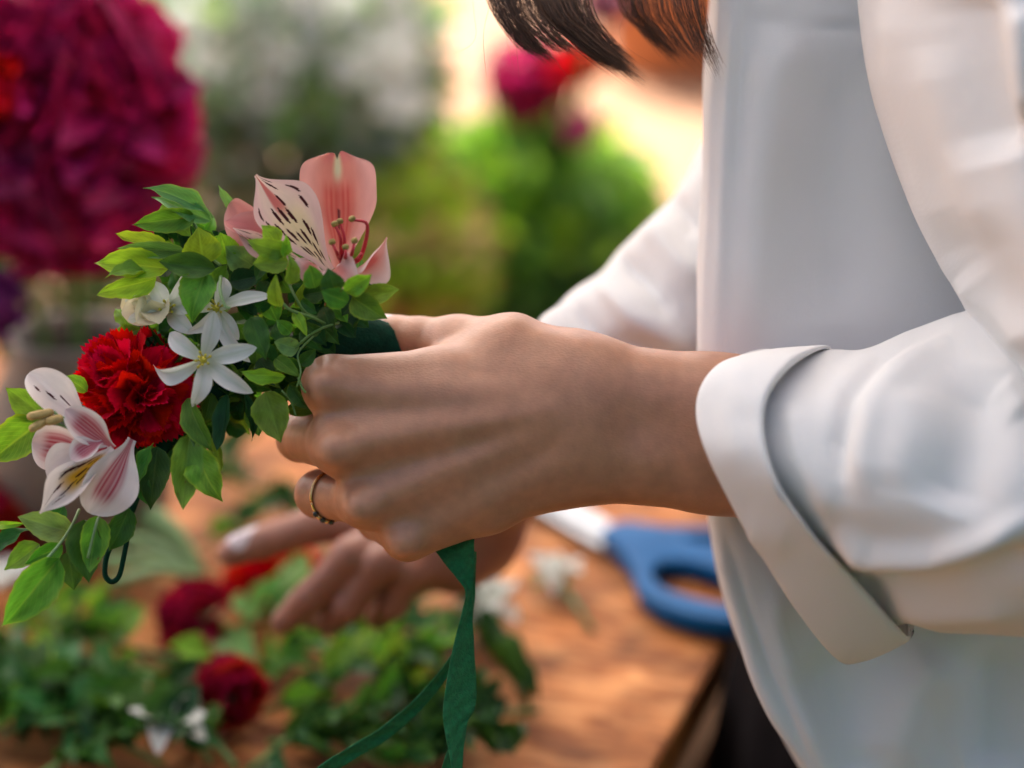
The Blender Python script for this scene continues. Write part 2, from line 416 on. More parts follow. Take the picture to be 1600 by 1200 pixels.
# signed-distance modelling for bodies -------------------------------------------------
def round_cone(p, a, b, r1, r2):
    a = np.asarray(a); b = np.asarray(b); ba = b - a; l2 = ba @ ba
    t = np.clip(((p - a) @ ba) / l2, 0, 1)
    q = p - a - t[:, None] * ba
    return np.sqrt((q * q).sum(1)) - (r1 + (r2 - r1) * t)
def ellipsoid(p, c, ax, rot=None):
    q = p - np.asarray(c)
    if rot is not None: q = q @ rot
    ax = np.asarray(ax); k0 = np.sqrt(((q / ax) ** 2).sum(1)); k1 = np.sqrt(((q / ax ** 2) ** 2).sum(1)) + 1e-9
    return k0 * (k0 - 1) / k1
def smin(a, b, k):
    h = np.clip(.5 + .5 * (b - a) / k, 0, 1)
    return b * (1 - h) + a * h - k * h * (1 - h)
def surface_nets(fn, lo, hi, h):
    lo = np.asarray(lo, float); n = np.ceil((np.asarray(hi) - lo) / h).astype(int) + 1
    ax = [lo[i] + h * np.arange(n[i]) for i in range(3)]
    G = np.stack(np.meshgrid(*ax, indexing='ij'), -1).reshape(-1, 3)
    S = np.concatenate([fn(c) for c in np.array_split(G, max(1, len(G) // 300000))]).reshape(n)
    neg = S < 0
    cnt = np.zeros(n - 1); acc = np.zeros((*(n - 1), 3))
    crosses = []
    sl = lambda d, o: tuple(slice(o[i], n[i] - 1 + o[i] if i != d else n[i] - 1) for i in range(3))
    for d in range(3):
        e = [slice(None)] * 3; f = [slice(None)] * 3; e[d] = slice(0, -1); f[d] = slice(1, None)
        s0, s1 = S[tuple(e)], S[tuple(f)]; cr = (s0 < 0) != (s1 < 0)
        with np.errstate(divide='ignore', invalid='ignore'): t = np.where(cr, s0 / (s0 - s1), 0)
        crosses.append((cr, s0 < 0))
        o1, o2 = [i for i in range(3) if i != d]
        for a in (0, 1):
            for b in (0, 1):
                idx = [slice(None)] * 3
                idx[o1] = slice(a, n[o1] - 1 + a); idx[o2] = slice(b, n[o2] - 1 + b)
                c = cr[tuple(idx)]; tt = t[tuple(idx)]
                cnt += c
                acc[..., d] += c * tt; acc[..., o1] += c * a; acc[..., o2] += c * b
    act = cnt > 0
    ids = np.full(act.shape, -1); ids[act] = np.arange(act.sum())
    base = np.argwhere(act)
    V = lo + h * (base + acc[act] / cnt[act][:, None])
    F = []
    for d in range(3):
        cr, inside = crosses[d]
        o1, o2 = (d + 1) % 3, (d + 2) % 3
        I = np.argwhere(cr)
        ok = (I[:, o1] > 0) & (I[:, o2] > 0) & (I[:, o1] < n[o1] - 1) & (I[:, o2] < n[o2] - 1)
        I = I[ok]
        def cid(da, db):
            J = I.copy(); J[:, o1] -= da; J[:, o2] -= db
            return ids[J[:, 0], J[:, 1], J[:, 2]]
        q = np.stack([cid(1, 1), cid(0, 1), cid(0, 0), cid(1, 0)], 1)
        fl = ~inside[I[:, 0], I[:, 1], I[:, 2]]
        q[fl] = q[fl][:, ::-1]
        F.append(q)
    F = np.concatenate(F)
    e = h * .3
    for _ in range(3):
        f0 = fn(V)
        g = np.stack([fn(V + np.eye(3)[i] * e) - fn(V - np.eye(3)[i] * e) for i in range(3)], 1) / (2 * e)
        V = V - np.clip(f0, -h, h)[:, None] * g / ((g * g).sum(1)[:, None] + 1e-6)
    return V, F

# ------------------------------------------------------------------ leaf and petal shapes
def blade(nu, nv, prof, fold=.25, bend=.15, wav=0.0, seed=0, serr=0.0, cup=0.0, twist=0.0, colf=None, tipcurl=0.0, m=None, name='leaf'):
    """unit leaf: length 1 along x, full width 1 along y, normal z. prof(t) = half-width factor 0..1"""
    rg = random.Random(seed); ph = [rg.uniform(0, 6.28) for _ in range(4)]
    V, UV, C, F = [], [], [], []
    for i in range(nu + 1):
        t = i / nu
        for j in range(nv + 1):
            s = -1 + 2 * j / nv
            wd = prof(t)
            if serr: wd *= 1 + serr * ((i % 2) - .5) * abs(s) ** 3
            y = .5 * wd * s
            z = fold * abs(y) * (1 if True else 0) - bend * (t - .5) ** 2 * 4 * .5 + bend * .5
            z += cup * y * y * 4 * .5
            z += wav * math.sin(t * 9 + ph[0] + s) * abs(s) * .5 + wav * .5 * math.sin(t * 17 + ph[1]) * s
            z -= tipcurl * max(0, t - .6) ** 2 * 6
            a = twist * (t - .2); yy, zz = y * math.cos(a) - z * math.sin(a) * .0, z + y * math.sin(a)
            V.append((t, yy, zz)); UV.append((t, s))
            if colf: C.append(colf(t, s, y))
    for i in range(nu):
        for j in range(nv):
            a = i * (nv + 1) + j
            F.append((a, a + nv + 1, a + nv + 2, a + 1))
    return mesh(name, V, F, uvs=UV, cols=C if colf else None, m=m)
def ovate(t): return max(0.02, (math.sin(math.pi * min(1, t ** .72)) ** .8) if 0 < t < 1 else 0.0) * (1 if t < .8 else (1 - (t - .8) / .2) ** .35 if t < 1 else 0)
def lanceo(t): return max(0.02, math.sin(math.pi * t ** .85) ** .9)
def round_leaf(t): return max(.02, math.sqrt(max(0, 1 - (2 * t ** .9 - 1) ** 2)))
LEAF_MESH = {}
def leaf_mesh(kind, mat, v):
    k = (kind, mat, v)
    if k not in LEAF_MESH:
        rg = random.Random(hash((kind, v)) % 1000 if False else v * 31 + len(kind))
        pr = {'o': ovate, 'l': lanceo, 'r': round_leaf}[kind]
        LEAF_MESH[k] = blade(14, 8, pr, fold=rg.uniform(.12, .5), bend=rg.uniform(-.05, .25), wav=rg.uniform(.03, .085), seed=v,
                             serr=.05 if kind == 'o' else 0, twist=rg.uniform(-.55, .55), tipcurl=rg.uniform(-.15, .35), m=M[mat])
    return LEAF_MESH[k]
def frame(base, tip, width, roll=0, hint=None):
    base, tip = Vector(base), Vector(tip); X = tip - base; Ln = X.length; X.normalize()
    h = Vector(hint) if hint is not None else (CAM - base).normalized()
    Z = h - X * h.dot(X)
    if Z.length < 1e-4: Z = X.orthogonal()
    Z.normalize(); Z.rotate(Quaternion(X, R(roll))); Y = Z.cross(X)
    return Matrix.Translation(base) @ Matrix((X * Ln, Y * width, Z * Ln)).transposed().to_4x4()
def put(name, me, base, tip, width, roll=0, parent=None, hint=None):
    return link(name, me, parent, frame(base, tip, width, roll, hint))

# ================================================================== SETTING
gs = 60
gv = [(x, y, 0) for x in (-gs, gs) for y in (-gs, gs)]
tag(link('ground', mesh('ground', gv, [(0, 2, 3, 1)], False, m=M['ground'])), 'clay-coloured paving lying in sun and shade behind the table', kind='structure')

M['gravel'] = simple('low_bounce_gravel', (0.045, 0.044, 0.038), .95, .35, 60, bump=.8, bscale=90, col2=(0.075, 0.072, 0.062))  # dull grey for an added, unseen ground sheet that cuts bounced light
gv = [(-gs, -gs, .004), (gs, -gs, .004), (gs, 1.2, .004), (1.15, 1.2, .004), (1.15, -.85, .004), (-gs, -.85, .004)]
tag(link('path', mesh('path', gv, [(0, 1, 2, 3, 4, 5)], False, m=M['gravel'])), 'unseen dark gravel sheet added on the near side to cut warm bounce light', kind='structure')

# unseen canopy added over the table to block sun and soften the light
def canvas_mat():
    m, N, L, b = newmat('shade_cloth')
    b.inputs['Base Color'].default_value = (.78, .76, .72, 1); b.inputs['Roughness'].default_value = .9
    tr = nd(N, 'ShaderNodeBsdfTranslucent'); tr.inputs[0].default_value = (.90, .90, .88, 1)
    ms = nd(N, 'ShaderNodeMixShader'); ms.inputs[0].default_value = .6
    L.new(b.outputs[0], ms.inputs[1]); L.new(tr.outputs[0], ms.inputs[2]); L.new(ms.outputs[0], N['Material Output'].inputs[0])
    return m
M['canvas'] = canvas_mat()
CAN_C = Vector((-0.40, 1.08)); CAN_H = (1.35, 1.25); CAN_Z = 2.55
can = empty('shade_canopy', (CAN_C.x, CAN_C.y, 0))
tag(can, 'unseen pale cloth canopy on four poles, added to shade the work table', 'canopy')
V, F = [], []
nu = nv = 12
for i in range(nu + 1):
    for j in range(nv + 1):
        a, b_ = -1 + 2 * i / nu, -1 + 2 * j / nv
        V.append((CAN_C.x + a * CAN_H[0], CAN_C.y + b_ * CAN_H[1], CAN_Z + .55 * (1 - max(abs(a), abs(b_))) - .03 * math.sin(i * 1.3) * math.sin(j * 1.1)))
for i in range(nu):
    for j in range(nv):
        a = i * (nv + 1) + j; F.append((a, a + nv + 1, a + nv + 2, a + 1))
link('cloth', mesh('cloth', V, F, m=M['canvas']), can)
for sx in (-1, 1):
    for sy in (-1, 1):
        x, y = CAN_C.x + sx * (CAN_H[0] - .04), CAN_C.y + sy * (CAN_H[1] - .04)
        tube_obj('pole', [(x, y, 0), (x, y, 1.3), (x, y, CAN_Z)], .025, M['steel'], can, 10)

# unseen hedge added behind the camera to block low front light
def hedge_build():
    e = empty('added_hedge', (0, -2.9, 0)); tag(e, 'tall dark clipped hedge facing the work table from the photographer\'s side', 'hedge')
    rg = np.random.default_rng(3); n = 6500
    face = rg.uniform(size=n)
    x = rg.uniform(-4.5, 4.5, n); z = rg.uniform(.02, 1.75, n); y = np.where(face < .75, -2.5, -3.3 + .8 * rg.uniform(size=n)) + rg.normal(size=n) * .06
    z = np.where(face >= .75, 1.75 + rg.normal(size=n) * .05, z)
    V, F = [], []
    for i in range(n):
        c = Vector((x[i], y[i], z[i])); d = Vector(rg.normal(size=3)).normalized() * .09; u = d.orthogonal().normalized() * .05
        o = len(V); V += [c, c + d * .5 + u, c + d, c + d * .5 - u]; F.append((o, o + 1, o + 2, o + 3))
    link('foliage', mesh('foliage', V, F, m=M['dark']), e)
    box_obj('twig_mass', (9, .7, 1.66), Matrix.Translation((0, -2.95, .84)), M['wood_dark'], e, .03)
hedge_build()

# ------------------------------------------------------------------ work table
E1 = on_level(1135, 1000, TABLE_Z); E2 = on_level(1020, 1200, TABLE_Z)
edge = (E1 - E2).normalized()                 # right edge, running away from the camera
side = Vector((-edge.y, edge.x, 0))           # to the left over the table
tang = math.atan2(edge.y, edge.x) - math.pi / 2
TW, TL = 1.1, 0.86
t_near = E2 - edge * .35
tc_ = t_near + edge * TL / 2 + side * TW / 2
table = empty('work_table', (tc_.x, tc_.y, 0))
tag(table, 'warm brown wooden work table strewn with cut flowers and greenery', 'table')
rotm = Matrix.Rotation(tang, 4, 'Z')
TM = Matrix.Translation((tc_.x, tc_.y, 0)) @ rotm
nb = 5
for i in range(nb):
    wx = TW / nb
    box_obj('board', (wx - .0015, TL, .03), TM @ Matrix.Translation((-TW / 2 + (i + .5) * wx, 0, TABLE_Z - .015)), M['wood'], table, .0015)
for s in (-1, 1):
    box_obj('apron', (.022, TL - .1, .1), TM @ Matrix.Translation((s * (TW / 2 - .045), 0, TABLE_Z - .081)), M['wood_dark'], table)
    box_obj('apron', (TW - .13, .022, .1), TM @ Matrix.Translation((0, s * (TL / 2 - .06), TABLE_Z - .081)), M['wood_dark'], table)
    for s2 in (-1, 1):
        box_obj('leg', (.06, .06, TABLE_Z - .03), TM @ Matrix.Translation((s * (TW / 2 - .09), s2 * (TL / 2 - .105), (TABLE_Z - .0302) / 2)), M['wood_dark'], table)
# ================================================================== PERSON
person = empty('person', (0.28, 0.22, 0))
tag(person, 'person in a loose white shirt with rolled sleeves, holding the flower crown', 'person')

def C(px, py, w): return np.array(P(px, py, w / 1000))
MMK = .001
def chain(p, pts, k=.004):
    d = None
    for (a, b) in zip(pts[:-1], pts[1:]):
        q = round_cone(p, C(*a[:3]), C(*b[:3]), a[3] * MMK, b[3] * MMK)
        d = q if d is None else smin(d, q, k)
    return d
# left hand (near): px, py, mm beyond focal plane, radius mm
H1_ARM = [
    ([(1650, 760, -30, 36), (1330, 655, 2, 25), (1110, 638, 8, 20.5), (900, 606, 9, 18.5)], .01),
    ([(1650, 800, -30, 36), (1330, 740, 4, 25), (1110, 716, 9, 20.5), (900, 706, 9, 18.5)], .01)]
H1_PALM = [
    ([(905, 612, 10, 18.5), (800, 548, 12, 13.5), (715, 541, 26, 11.8)], .012),
    ([(900, 606, 9, 18), (690, 602, 4, 14), (520, 602, 3, 11.2)], .012),
    ([(900, 640, 6, 18), (700, 660, 0, 13.5), (530, 694, -2, 11.2)], .012),
    ([(900, 690, 8, 18), (720, 735, 3, 13.2), (572, 782, 2, 10.6)], .012),
    ([(895, 704, 11, 17), (760, 778, 9, 13), (637, 836, 10, 9.6)], .012),
    ([(855, 722, 18, 16), (720, 785, 26, 14)], .006),
    ([(870, 650, 20, 18), (610, 670, 24, 12)], .012)]
H1_FING = [
    [(715, 541, 26, 11.6), (655, 533, 34, 9.4), (620, 528, 38, 8.6), (590, 523, 41, 7.2)],
    [(517, 602, 4, 10.6), (500, 608, 38, 9.4), (545, 590, 58, 8), (592, 575, 54, 7)],
    [(530, 694, -1, 10.6), (470, 684, 38, 9.4), (528, 660, 60, 8), (575, 640, 56, 7)],
    [(572, 782, 3, 9.8), (498, 772, 31, 9.0), (545, 742, 55, 7.8), (590, 720, 52, 7)],
    [(637, 836, 11, 9.0), (590, 812, 42, 8), (612, 778, 58, 7), (645, 758, 52, 6)]]
H1_BUMP = [((509, 602, -8.5), 7.0), ((524, 702, -13.5), 6.8), ((563, 791, -9), 5.8), ((631, 846, -1), 6.0)]
H1_TEND = [([(530, 610, -6), (690, 614, -9.6), (850, 628, -8.2)], 2.6), ([(545, 695, -10.0), (700, 668, -13.0), (850, 645, -10.6)], 2.8),
           ([(585, 780, -5.4), (720, 728, -10.0), (850, 672, -9.2)], 2.5), ([(648, 832, 2.4), (760, 778, -4.0), (880, 716, -6.6)], 2.5),
           ([(720, 560, 12), (800, 532, 4), (900, 560, -2)], 3.2)]
def near_hand(p):
    d = None
    for pts, k in H1_ARM + H1_PALM:
        q = chain(p, pts, .006); d = q if d is None else smin(d, q, k)
    f = None
    for i, pts in enumerate(H1_FING):
        q = chain(p, pts, .003)
        f = q if f is None else smin(f, q, .0012)
    d = smin(d, f, .0045)
    for c, r in H1_BUMP:
        q = np.sqrt(((p - C(*c)) ** 2).sum(1)) - r * MMK
        d = smin(d, q, .006)
    for pts, r in H1_TEND:
        q = chain(p, [(*a, r) for a in pts], .002); d = smin(d, q, .0075)
    return d
# right hand (beyond), reaching down to the table
H2_ARM = [
    ([(1290, 430, 175, 36), (1090, 490, 148, 30), (930, 590, 160, 25), (748, 800, 226, 21)], .01)]
H2_PALM = [
    ([(745, 805, 228, 20), (665, 815, 222, 15), (590, 812, 214, 10.5)], .012),
    ([(745, 815, 228, 20), (670, 835, 218, 14), (605, 838, 208, 10.5)], .010),
    ([(745, 830, 232, 20), (690, 860, 220, 14), (645, 858, 208, 10)], .010),
    ([(740, 845, 234, 18), (710, 880, 222, 13), (682, 875, 212, 9.5)], .010),
    ([(730, 850, 240, 18), (640, 850, 238, 14)], .012)]
H2_FING = [
    [(590, 812, 214, 10.3), (485, 822, 212, 9.0), (412, 846, 213, 8.2), (362, 864, 216, 6.8)],
    [(605, 838, 208, 10.3), (548, 868, 194, 9.2), (484, 934, 202, 8.0), (444, 970, 212, 6.6)],
    [(645, 858, 208, 10), (592, 880, 192, 9.0), (545, 946, 200, 8.0), (515, 972, 216, 6.8)],
    [(682, 875, 212, 9.3), (640, 892, 198, 8.2), (612, 944, 206, 7.4), (590, 965, 222, 6.2)],
    [(735, 870, 248, 14), (640, 900, 262, 11), (560, 930, 258, 9), (490, 962, 246, 7.4)]]
def far_hand(p):
    d = None
    for pts, k in H2_ARM + H2_PALM:
        q = chain(p, pts, .008); d = q if d is None else smin(d, q, k)
    f = None
    for pts in H2_FING:
        q = chain(p, pts, .003); f = q if f is None else smin(f, q, .0012)
    return smin(d, f, .005)
# trunk, neck and head (inside the shirt and above the picture)
NECK = np.array([.215, .20, 1.40]); HEADC = np.array([.10, .19, 1.545])
def trunk(p):
    d = round_cone(p, (.30, .22, .92), (.27, .22, 1.22), .10, .105)
    d = smin(d, round_cone(p, (.27, .12, 1.32), (.27, .32, 1.32), .055, .055), .06)
    d = smin(d, round_cone(p, (.28, .10, 1.2), (.28, .34, 1.2), .075, .075), .06)
    d = smin(d, round_cone(p, (.25, .21, 1.34), HEADC + np.array([.035, 0, -.05]), .055, .05), .03)
    # upper arms to the elbows
    e1 = C(1650, 780, -30); e2 = C(1290, 430, 175)
    d = smin(d, round_cone(p, (.27, .10, 1.31), e1, .045, .036), .03)
    d = smin(d, round_cone(p, (.27, .33, 1.31), e2, .042, .036), .03)
    # head, bowed towards the work
    a = R(-38); rot = np.array([[math.cos(a), 0, math.sin(a)], [0, 1, 0], [-math.sin(a), 0, math.cos(a)]])
    q = (p - HEADC) @ rot
    h = ellipsoid(q, (.01, 0, .03), (.092, .074, .085))
    h = smin(h, ellipsoid(q, (-.03, 0, -.05), (.058, .052, .062)), .04)
    h = smin(h, round_cone(q, (-.088, 0, .005), (-.105, 0, -.03), .008, .012), .012)      # nose
    h = smin(h, round_cone(q, (-.085, -.018, -.062), (-.085, .018, -.062), .007, .007), .008)  # lips
    h = smin(h, ellipsoid(q, (-.07, 0, -.098), (.022, .024, .018)), .02)                 # chin
    for s in (-1, 1):
        h = np.maximum(h, -(ellipsoid(q, (-.098, s * .032, .008), (.016, .018, .011))))
        h = smin(h, ellipsoid(q, (-.078, s * .032, .006), (.014, .014, .012)), .003)       # eyeballs
        h = smin(h, round_cone(q, (-.088, s * .014, .028), (-.078, s * .05, .026), .006, .005), .012)
        h = smin(h, ellipsoid(q, (.02, s * .078, -.005), (.02, .008, .032)), .006)         # ears
    return smin(d, h, .02)
Vs, Fs, Cs = [], [], []
off = 0
c0 = C(430, 600, 0)
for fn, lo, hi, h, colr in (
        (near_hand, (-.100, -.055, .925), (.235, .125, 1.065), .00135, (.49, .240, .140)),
        (far_hand, (-.20, .13, .80), (.20, .40, 1.16), .0026, (.30, .125, .085)),  # far hand's skin coloured darker to stand for the near hand's shade
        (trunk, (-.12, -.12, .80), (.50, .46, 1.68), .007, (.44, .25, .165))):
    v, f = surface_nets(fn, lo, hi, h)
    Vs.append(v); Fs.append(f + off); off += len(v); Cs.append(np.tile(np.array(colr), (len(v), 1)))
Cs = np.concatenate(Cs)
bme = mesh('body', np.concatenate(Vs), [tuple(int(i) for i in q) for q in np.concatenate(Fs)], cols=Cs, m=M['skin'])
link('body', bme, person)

# nails
def nail(p0, p1, width, roll, m, hint=None):
    me = blade(8, 8, lambda t: min(1, .8 + .4 * t) * (1 if t < .75 else math.sqrt(max(.05, 1 - ((t - .75) / .25) ** 2))), fold=-.0, bend=.08, cup=-.5, m=m, name='nail')
    o = put('nail', me, p0, p1, width, roll, person, hint); return o
nail(P(616, 492, .0375), P(585, 492, .0405), .0105, 0, M['nail'], UPV * 1.0 - FWD * .15)
nail(P(404, 824, .2085), P(354, 846, .2085), .0118, 0, M['nail_white'], UPV * .75 - FWD * .65)
nail(P(462, 930, .2000), P(442, 962, .2045), .0095, 0, M['nail'], -FWD * .9 + RGT * -.45)

# ------------------------------------------------------------------ shirt
def seg_dist(x, y, a, b):
    ax, ay = a; bx, by = b; dx, dy = bx - ax, by - ay
    t = np.clip(((x - ax) * dx + (y - ay) * dy) / (dx * dx + dy * dy), 0, 1)
    return np.hypot(x - ax - t * dx, y - ay - t * dy), t
def fold_field(V, folds):
    v = V - np.array(CAM); d = v @ np.array(FWD)
    x = 800 + (v @ np.array(RGT)) / d * F_PX; y = 600 - (v @ np.array(UPV)) / d * F_PX
    out = np.zeros(len(V))
    for pl, wd, amp in folds:
        best = np.full(len(V), 1e9); fade = np.ones(len(V)); n = len(pl) - 1
        for i in range(n):
            ds, t = seg_dist(x, y, pl[i], pl[i + 1]); u = (i + t) / n
            m = ds < best; best = np.where(m, ds, best)
            fade = np.where(m, np.clip(np.minimum(u, 1 - u) * 5, 0.15, 1), fade)
        out += amp * fade * np.exp(-(best / wd) ** 2)
    return out
def loft(rings, nr=10, ns=10, closed=True):
    rr = [catmull([np.array(P(*q)) for q in r], ns, closed) for r in rings]
    rr = np.array(rr)
    A = catmull(rr, nr)
    n, m = A.shape[:2]
    F = []
    for i in range(n - 1):
        for j in range(m if closed else m - 1):
            a, b = i * m + j, i * m + (j + 1) % m
            F.append((a, b, b + m, a + m))
    return A.reshape(-1, 3), F
def normals(V, F):
    me = bpy.data.meshes.new('t'); me.from_pydata([tuple(v) for v in V], [], F); me.update()
    n = np.empty(len(V) * 3); me.vertex_normals.foreach_get('vector', n) if hasattr(me, 'vertex_normals') else me.vertices.foreach_get('normal', n)
    bpy.data.meshes.remove(me); return n.reshape(-1, 3)
def wrinkle(V, seed, amp, sc):
    rg = np.random.default_rng(seed); out = np.zeros(len(V))
    for _ in range(7):
        k = rg.normal(size=3) * sc; ph = rg.uniform(0, 6.28)
        out += np.sin(V @ k + ph + .7 * np.sin(V @ (rg.normal(size=3) * sc * .6)))
    return out / 7 * amp * 1.6
def cloth_obj(name, V, F, parent, folds=(), amp=.0015, sc=45, seed=1, thick=.0012, offset=-1):
    N_ = normals(V, F)
    toc = np.array(CAM) - V; toc /= np.linalg.norm(toc, axis=1)[:, None]
    face = (N_ * toc).sum(1)
    if np.mean(face) and np.sum(face[np.abs(face) > .5]) is not None: pass
    ctr = V.mean(0); outward = np.sign(((V - ctr) * N_).sum()) or 1
    N_ = N_ * outward
    fr = np.clip((N_ * toc).sum(1) * 2 + .3, 0, 1)
    V2 = V + N_ * (fold_field(V, folds) * fr + wrinkle(V, seed, amp, sc))[:, None]
    if outward < 0: F = [f[::-1] for f in F]
    o = link(name, mesh(name, V2, F, m=M['shirt']), parent)
    if thick:
        md = o.modifiers.new('s', 'SOLIDIFY'); md.thickness = thick; md.offset = offset
    return o
shirt = link('shirt', None, person) if False else None

# front and side of the shirt body
XS = [(-420, 1125), (-200, 1118), (0, 1110), (120, 1103), (300, 1096), (480, 1089), (560, 1086), (700, 1092), (810, 1105), (890, 1122), (1000, 1152), (1100, 1192), (1200, 1248), (1330, 1330)]
def body_ring(py, xs):
    q = max(0, (py - 650) / 600) * 60
    return [(xs, py, .047), (xs + 14, py, .036), (xs + 70, py, .032), (xs + 230, py, .036), (1560, py, .036), (1900, py, .06), (2180, py, .17), (2050, py, .31),
            (1600, py, .36), (1320 + q, py, .33), (xs + 55, py, .24), (xs + 12, py, .13), (xs + 3, py, .07)]
V, F = loft([body_ring(a, b) for a, b in XS], 10, 9)
SB_FOLDS = [([(1152, -30), (1140, 120), (1128, 330), (1120, 540)], 13, .0016), ([(1165, -30), (1158, 120), (1152, 300)], 9, -.0012),
            ([(1250, 40), (1205, 120), (1180, 330), (1172, 560)], 34, .0050), ([(1330, 60), (1300, 300), (1310, 520)], 55, -.006),
            ([(1130, 820), (1160, 930), (1205, 1060), (1275, 1210)], 8, -.0022), ([(1118, 820), (1146, 930), (1188, 1060), (1255, 1210)], 14, .0022),
            ([(1210, 900), (1215, 980), (1250, 1100), (1300, 1220)], 16, .003), ([(1262, 1010), (1330, 1120), (1380, 1230)], 50, -.008),
            ([(1480, 1010), (1420, 1090), (1370, 1220)], 50, .012), ([(1560, 1000), (1560, 1220)], 40, -.01),
            ([(1150, 30), (1250, 32), (1345, 40)], 7, -.0016), ([(1150, 22), (1250, 24), (1345, 30)], 6, .0012)]
shirt = cloth_obj('shirt', V, F, person, SB_FOLDS, .0022, 30, 3)

# near sleeve, lower part
SL = [
    [(1212, 560, .004), (1150, 585, -.022), (1112, 650, -.036), (1140, 745, -.045), (1232, 895, -.034), (1326, 1010, -.010), (1316, 900, .018), (1270, 720, .026), (1225, 590, .022)],
    [(1290, 549, -.006), (1232, 585, -.034), (1200, 650, -.050), (1224, 760, -.060), (1316, 882, -.045), (1404, 972, -.014), (1400, 890, .018), (1340, 700, .027), (1300, 580, .020)],
    [(1350, 548, -.010), (1296, 592, -.045), (1270, 665, -.064), (1295, 785, -.074), (1378, 905, -.058), (1470, 990, -.024), (1460, 890, .018), (1400, 700, .027), (1362, 580, .018)],
    [(1428, 514, -.015), (1388, 575, -.055), (1375, 665, -.078), (1398, 800, -.088), (1465, 920, -.070), (1545, 992, -.034), (1540, 890, .018), (1490, 700, .027), (1446, 560, .018)],
    [(1500, 490, -.020), (1480, 570, -.062), (1480, 670, -.088), (1500, 820, -.098), (1560, 935, -.078), (1635, 994, -.042), (1630, 890, .018), (1570, 700, .027), (1520, 545, .018)],
    [(1560, 480, -.024), (1590, 560, -.068), (1615, 680, -.094), (1650, 830, -.104), (1700, 945, -.084), (1760, 998, -.048), (1760, 890, .018), (1690, 700, .027), (1590, 545, .018)],
    [(1640, 520, -.024), (1700, 600, -.06), (1740, 700, -.085), (1770, 830, -.09), (1800, 920, -.07), (1830, 960, -.04), (1820, 880, .01), (1780, 720, .02), (1680, 570, .015)]]
V, F = loft(SL, 22, 18)
SL_FOLDS = [([(1500, 492), (1440, 520), (1375, 556), (1330, 615), (1312, 690), (1316, 770)], 15, -.0042), ([(1490, 520), (1420, 560), (1365, 620), (1345, 716), (1352, 790)], 24, .0026),
            ([(1405, 600), (1412, 680), (1395, 770)], 46, .0022), ([(1540, 560), (1515, 690), (1470, 810)], 58, -.0085),
            ([(1290, 830), (1360, 868), (1460, 872), (1540, 845), (1640, 795)], 17, .0072), ([(1330, 905), (1430, 910), (1540, 893), (1650, 860)], 22, -.0070),
            ([(1235, 620), (1255, 720), (1310, 830)], 22, .0022), ([(1350, 965), (1460, 962), (1620, 948)], 18, .0040),
            ([(1560, 590), (1600, 650)], 22, .004)]
cloth_obj('sleeve', V, F, shirt, SL_FOLDS, .0010, 45, 11)
# turned-back cuff
CF = [
    [(1214, 552, .003), (1156, 578, -.023), (1118, 650, -.037), (1146, 745, -.046), (1238, 900, -.035), (1330, 1022, -.010), (1318, 905, .020), (1268, 712, .029), (1222, 582, .024)],
    [(1203, 548, .002), (1126, 568, -.027), (1088, 640, -.041), (1112, 735, -.051), (1212, 905, -.038), (1322, 1038, -.010), (1310, 905, .022), (1255, 700, .031), (1214, 578, .026)],
    [(1230, 543, -.002), (1160, 566, -.036), (1124, 640, -.050), (1150, 742, -.060), (1248, 898, -.046), (1354, 1030, -.012), (1340, 900, .023), (1280, 695, .032), (1240, 573, .026)],
    [(1262, 541, -.005), (1198, 567, -.042), (1160, 642, -.057), (1186, 750, -.067), (1282, 890, -.053), (1388, 1016, -.015), (1370, 895, .023), (1305, 690, .032), (1270, 570, .025)],
    [(1288, 540, -.008), (1226, 570, -.046), (1190, 645, -.062), (1214, 757, -.072), (1311, 886, -.057), (1418, 1002, -.017), (1400, 890, .023), (1330, 688, .032), (1298, 570, .024)],
    [(1292, 545, -.007), (1232, 576, -.041), (1197, 648, -.056), (1221, 758, -.066), (1317, 884, -.052), (1420, 994, -.016), (1402, 888, .020), (1334, 692, .029), (1302, 575, .022)]]
V, F = loft(CF, 10, 16)
CF_FOLDS = [([(1160, 830), (1240, 850)], 30, .0012), ([(1180, 600), (1140, 650), (1160, 740)], 30, .0012)]
cloth_obj('cuff', V, F, shirt, CF_FOLDS, .0011, 70, 5, thick=.0014)
# near sleeve, upper part (hangs nearer the camera)
def up_ring(py, xl, wl, xn, wn, xr):
    return [(xl, py, wl), (xl + 40, py, wl - .034), (xn, py - 10, wn), ((xn + xr) / 2, py, wn + .005), (xr, py, wn + .06), (xr - 60, py, .03), ((xl + xr) / 2, py, .045), (xl + 30, py, .036)]
UP = [up_ring(-320, 1335, .012, 1520, -.10, 1900), up_ring(-100, 1338, .006, 1520, -.105, 1880), up_ring(60, 1352, .000, 1540, -.11, 1870),
      up_ring(200, 1382, -.006, 1560, -.112, 1860), up_ring(320, 1420, -.010, 1590, -.115, 1850), up_ring(410, 1466, -.014, 1620, -.118, 1850),
      up_ring(470, 1503, -.020, 1640, -.120, 1850), up_ring(540, 1530, -.032, 1660, -.120, 1850), up_ring(620, 1566, -.045, 1690, -.118, 1850),
      up_ring(720, 1620, -.055, 1720, -.112, 1850), up_ring(820, 1690, -.06, 1760, -.10, 1840)]
V, F = loft(UP, 16, 16)
UP_FOLDS = [([(1390, -60), (1408, 120), (1450, 280), (1500, 400)], 32, .005), ([(1500, -60), (1530, 120), (1570, 260)], 50, -.011),
            ([(1450, 60), (1490, 220), (1560, 400)], 30, .004), ([(1590, 0), (1600, 200)], 22, .008),
            ([(1500, 420), (1560, 480), (1620, 560)], 26, .006), ([(1560, 560), (1590, 640)], 16, -.004)]
cloth_obj('sleeve', V, F, shirt, UP_FOLDS, .0018, 40, 21)
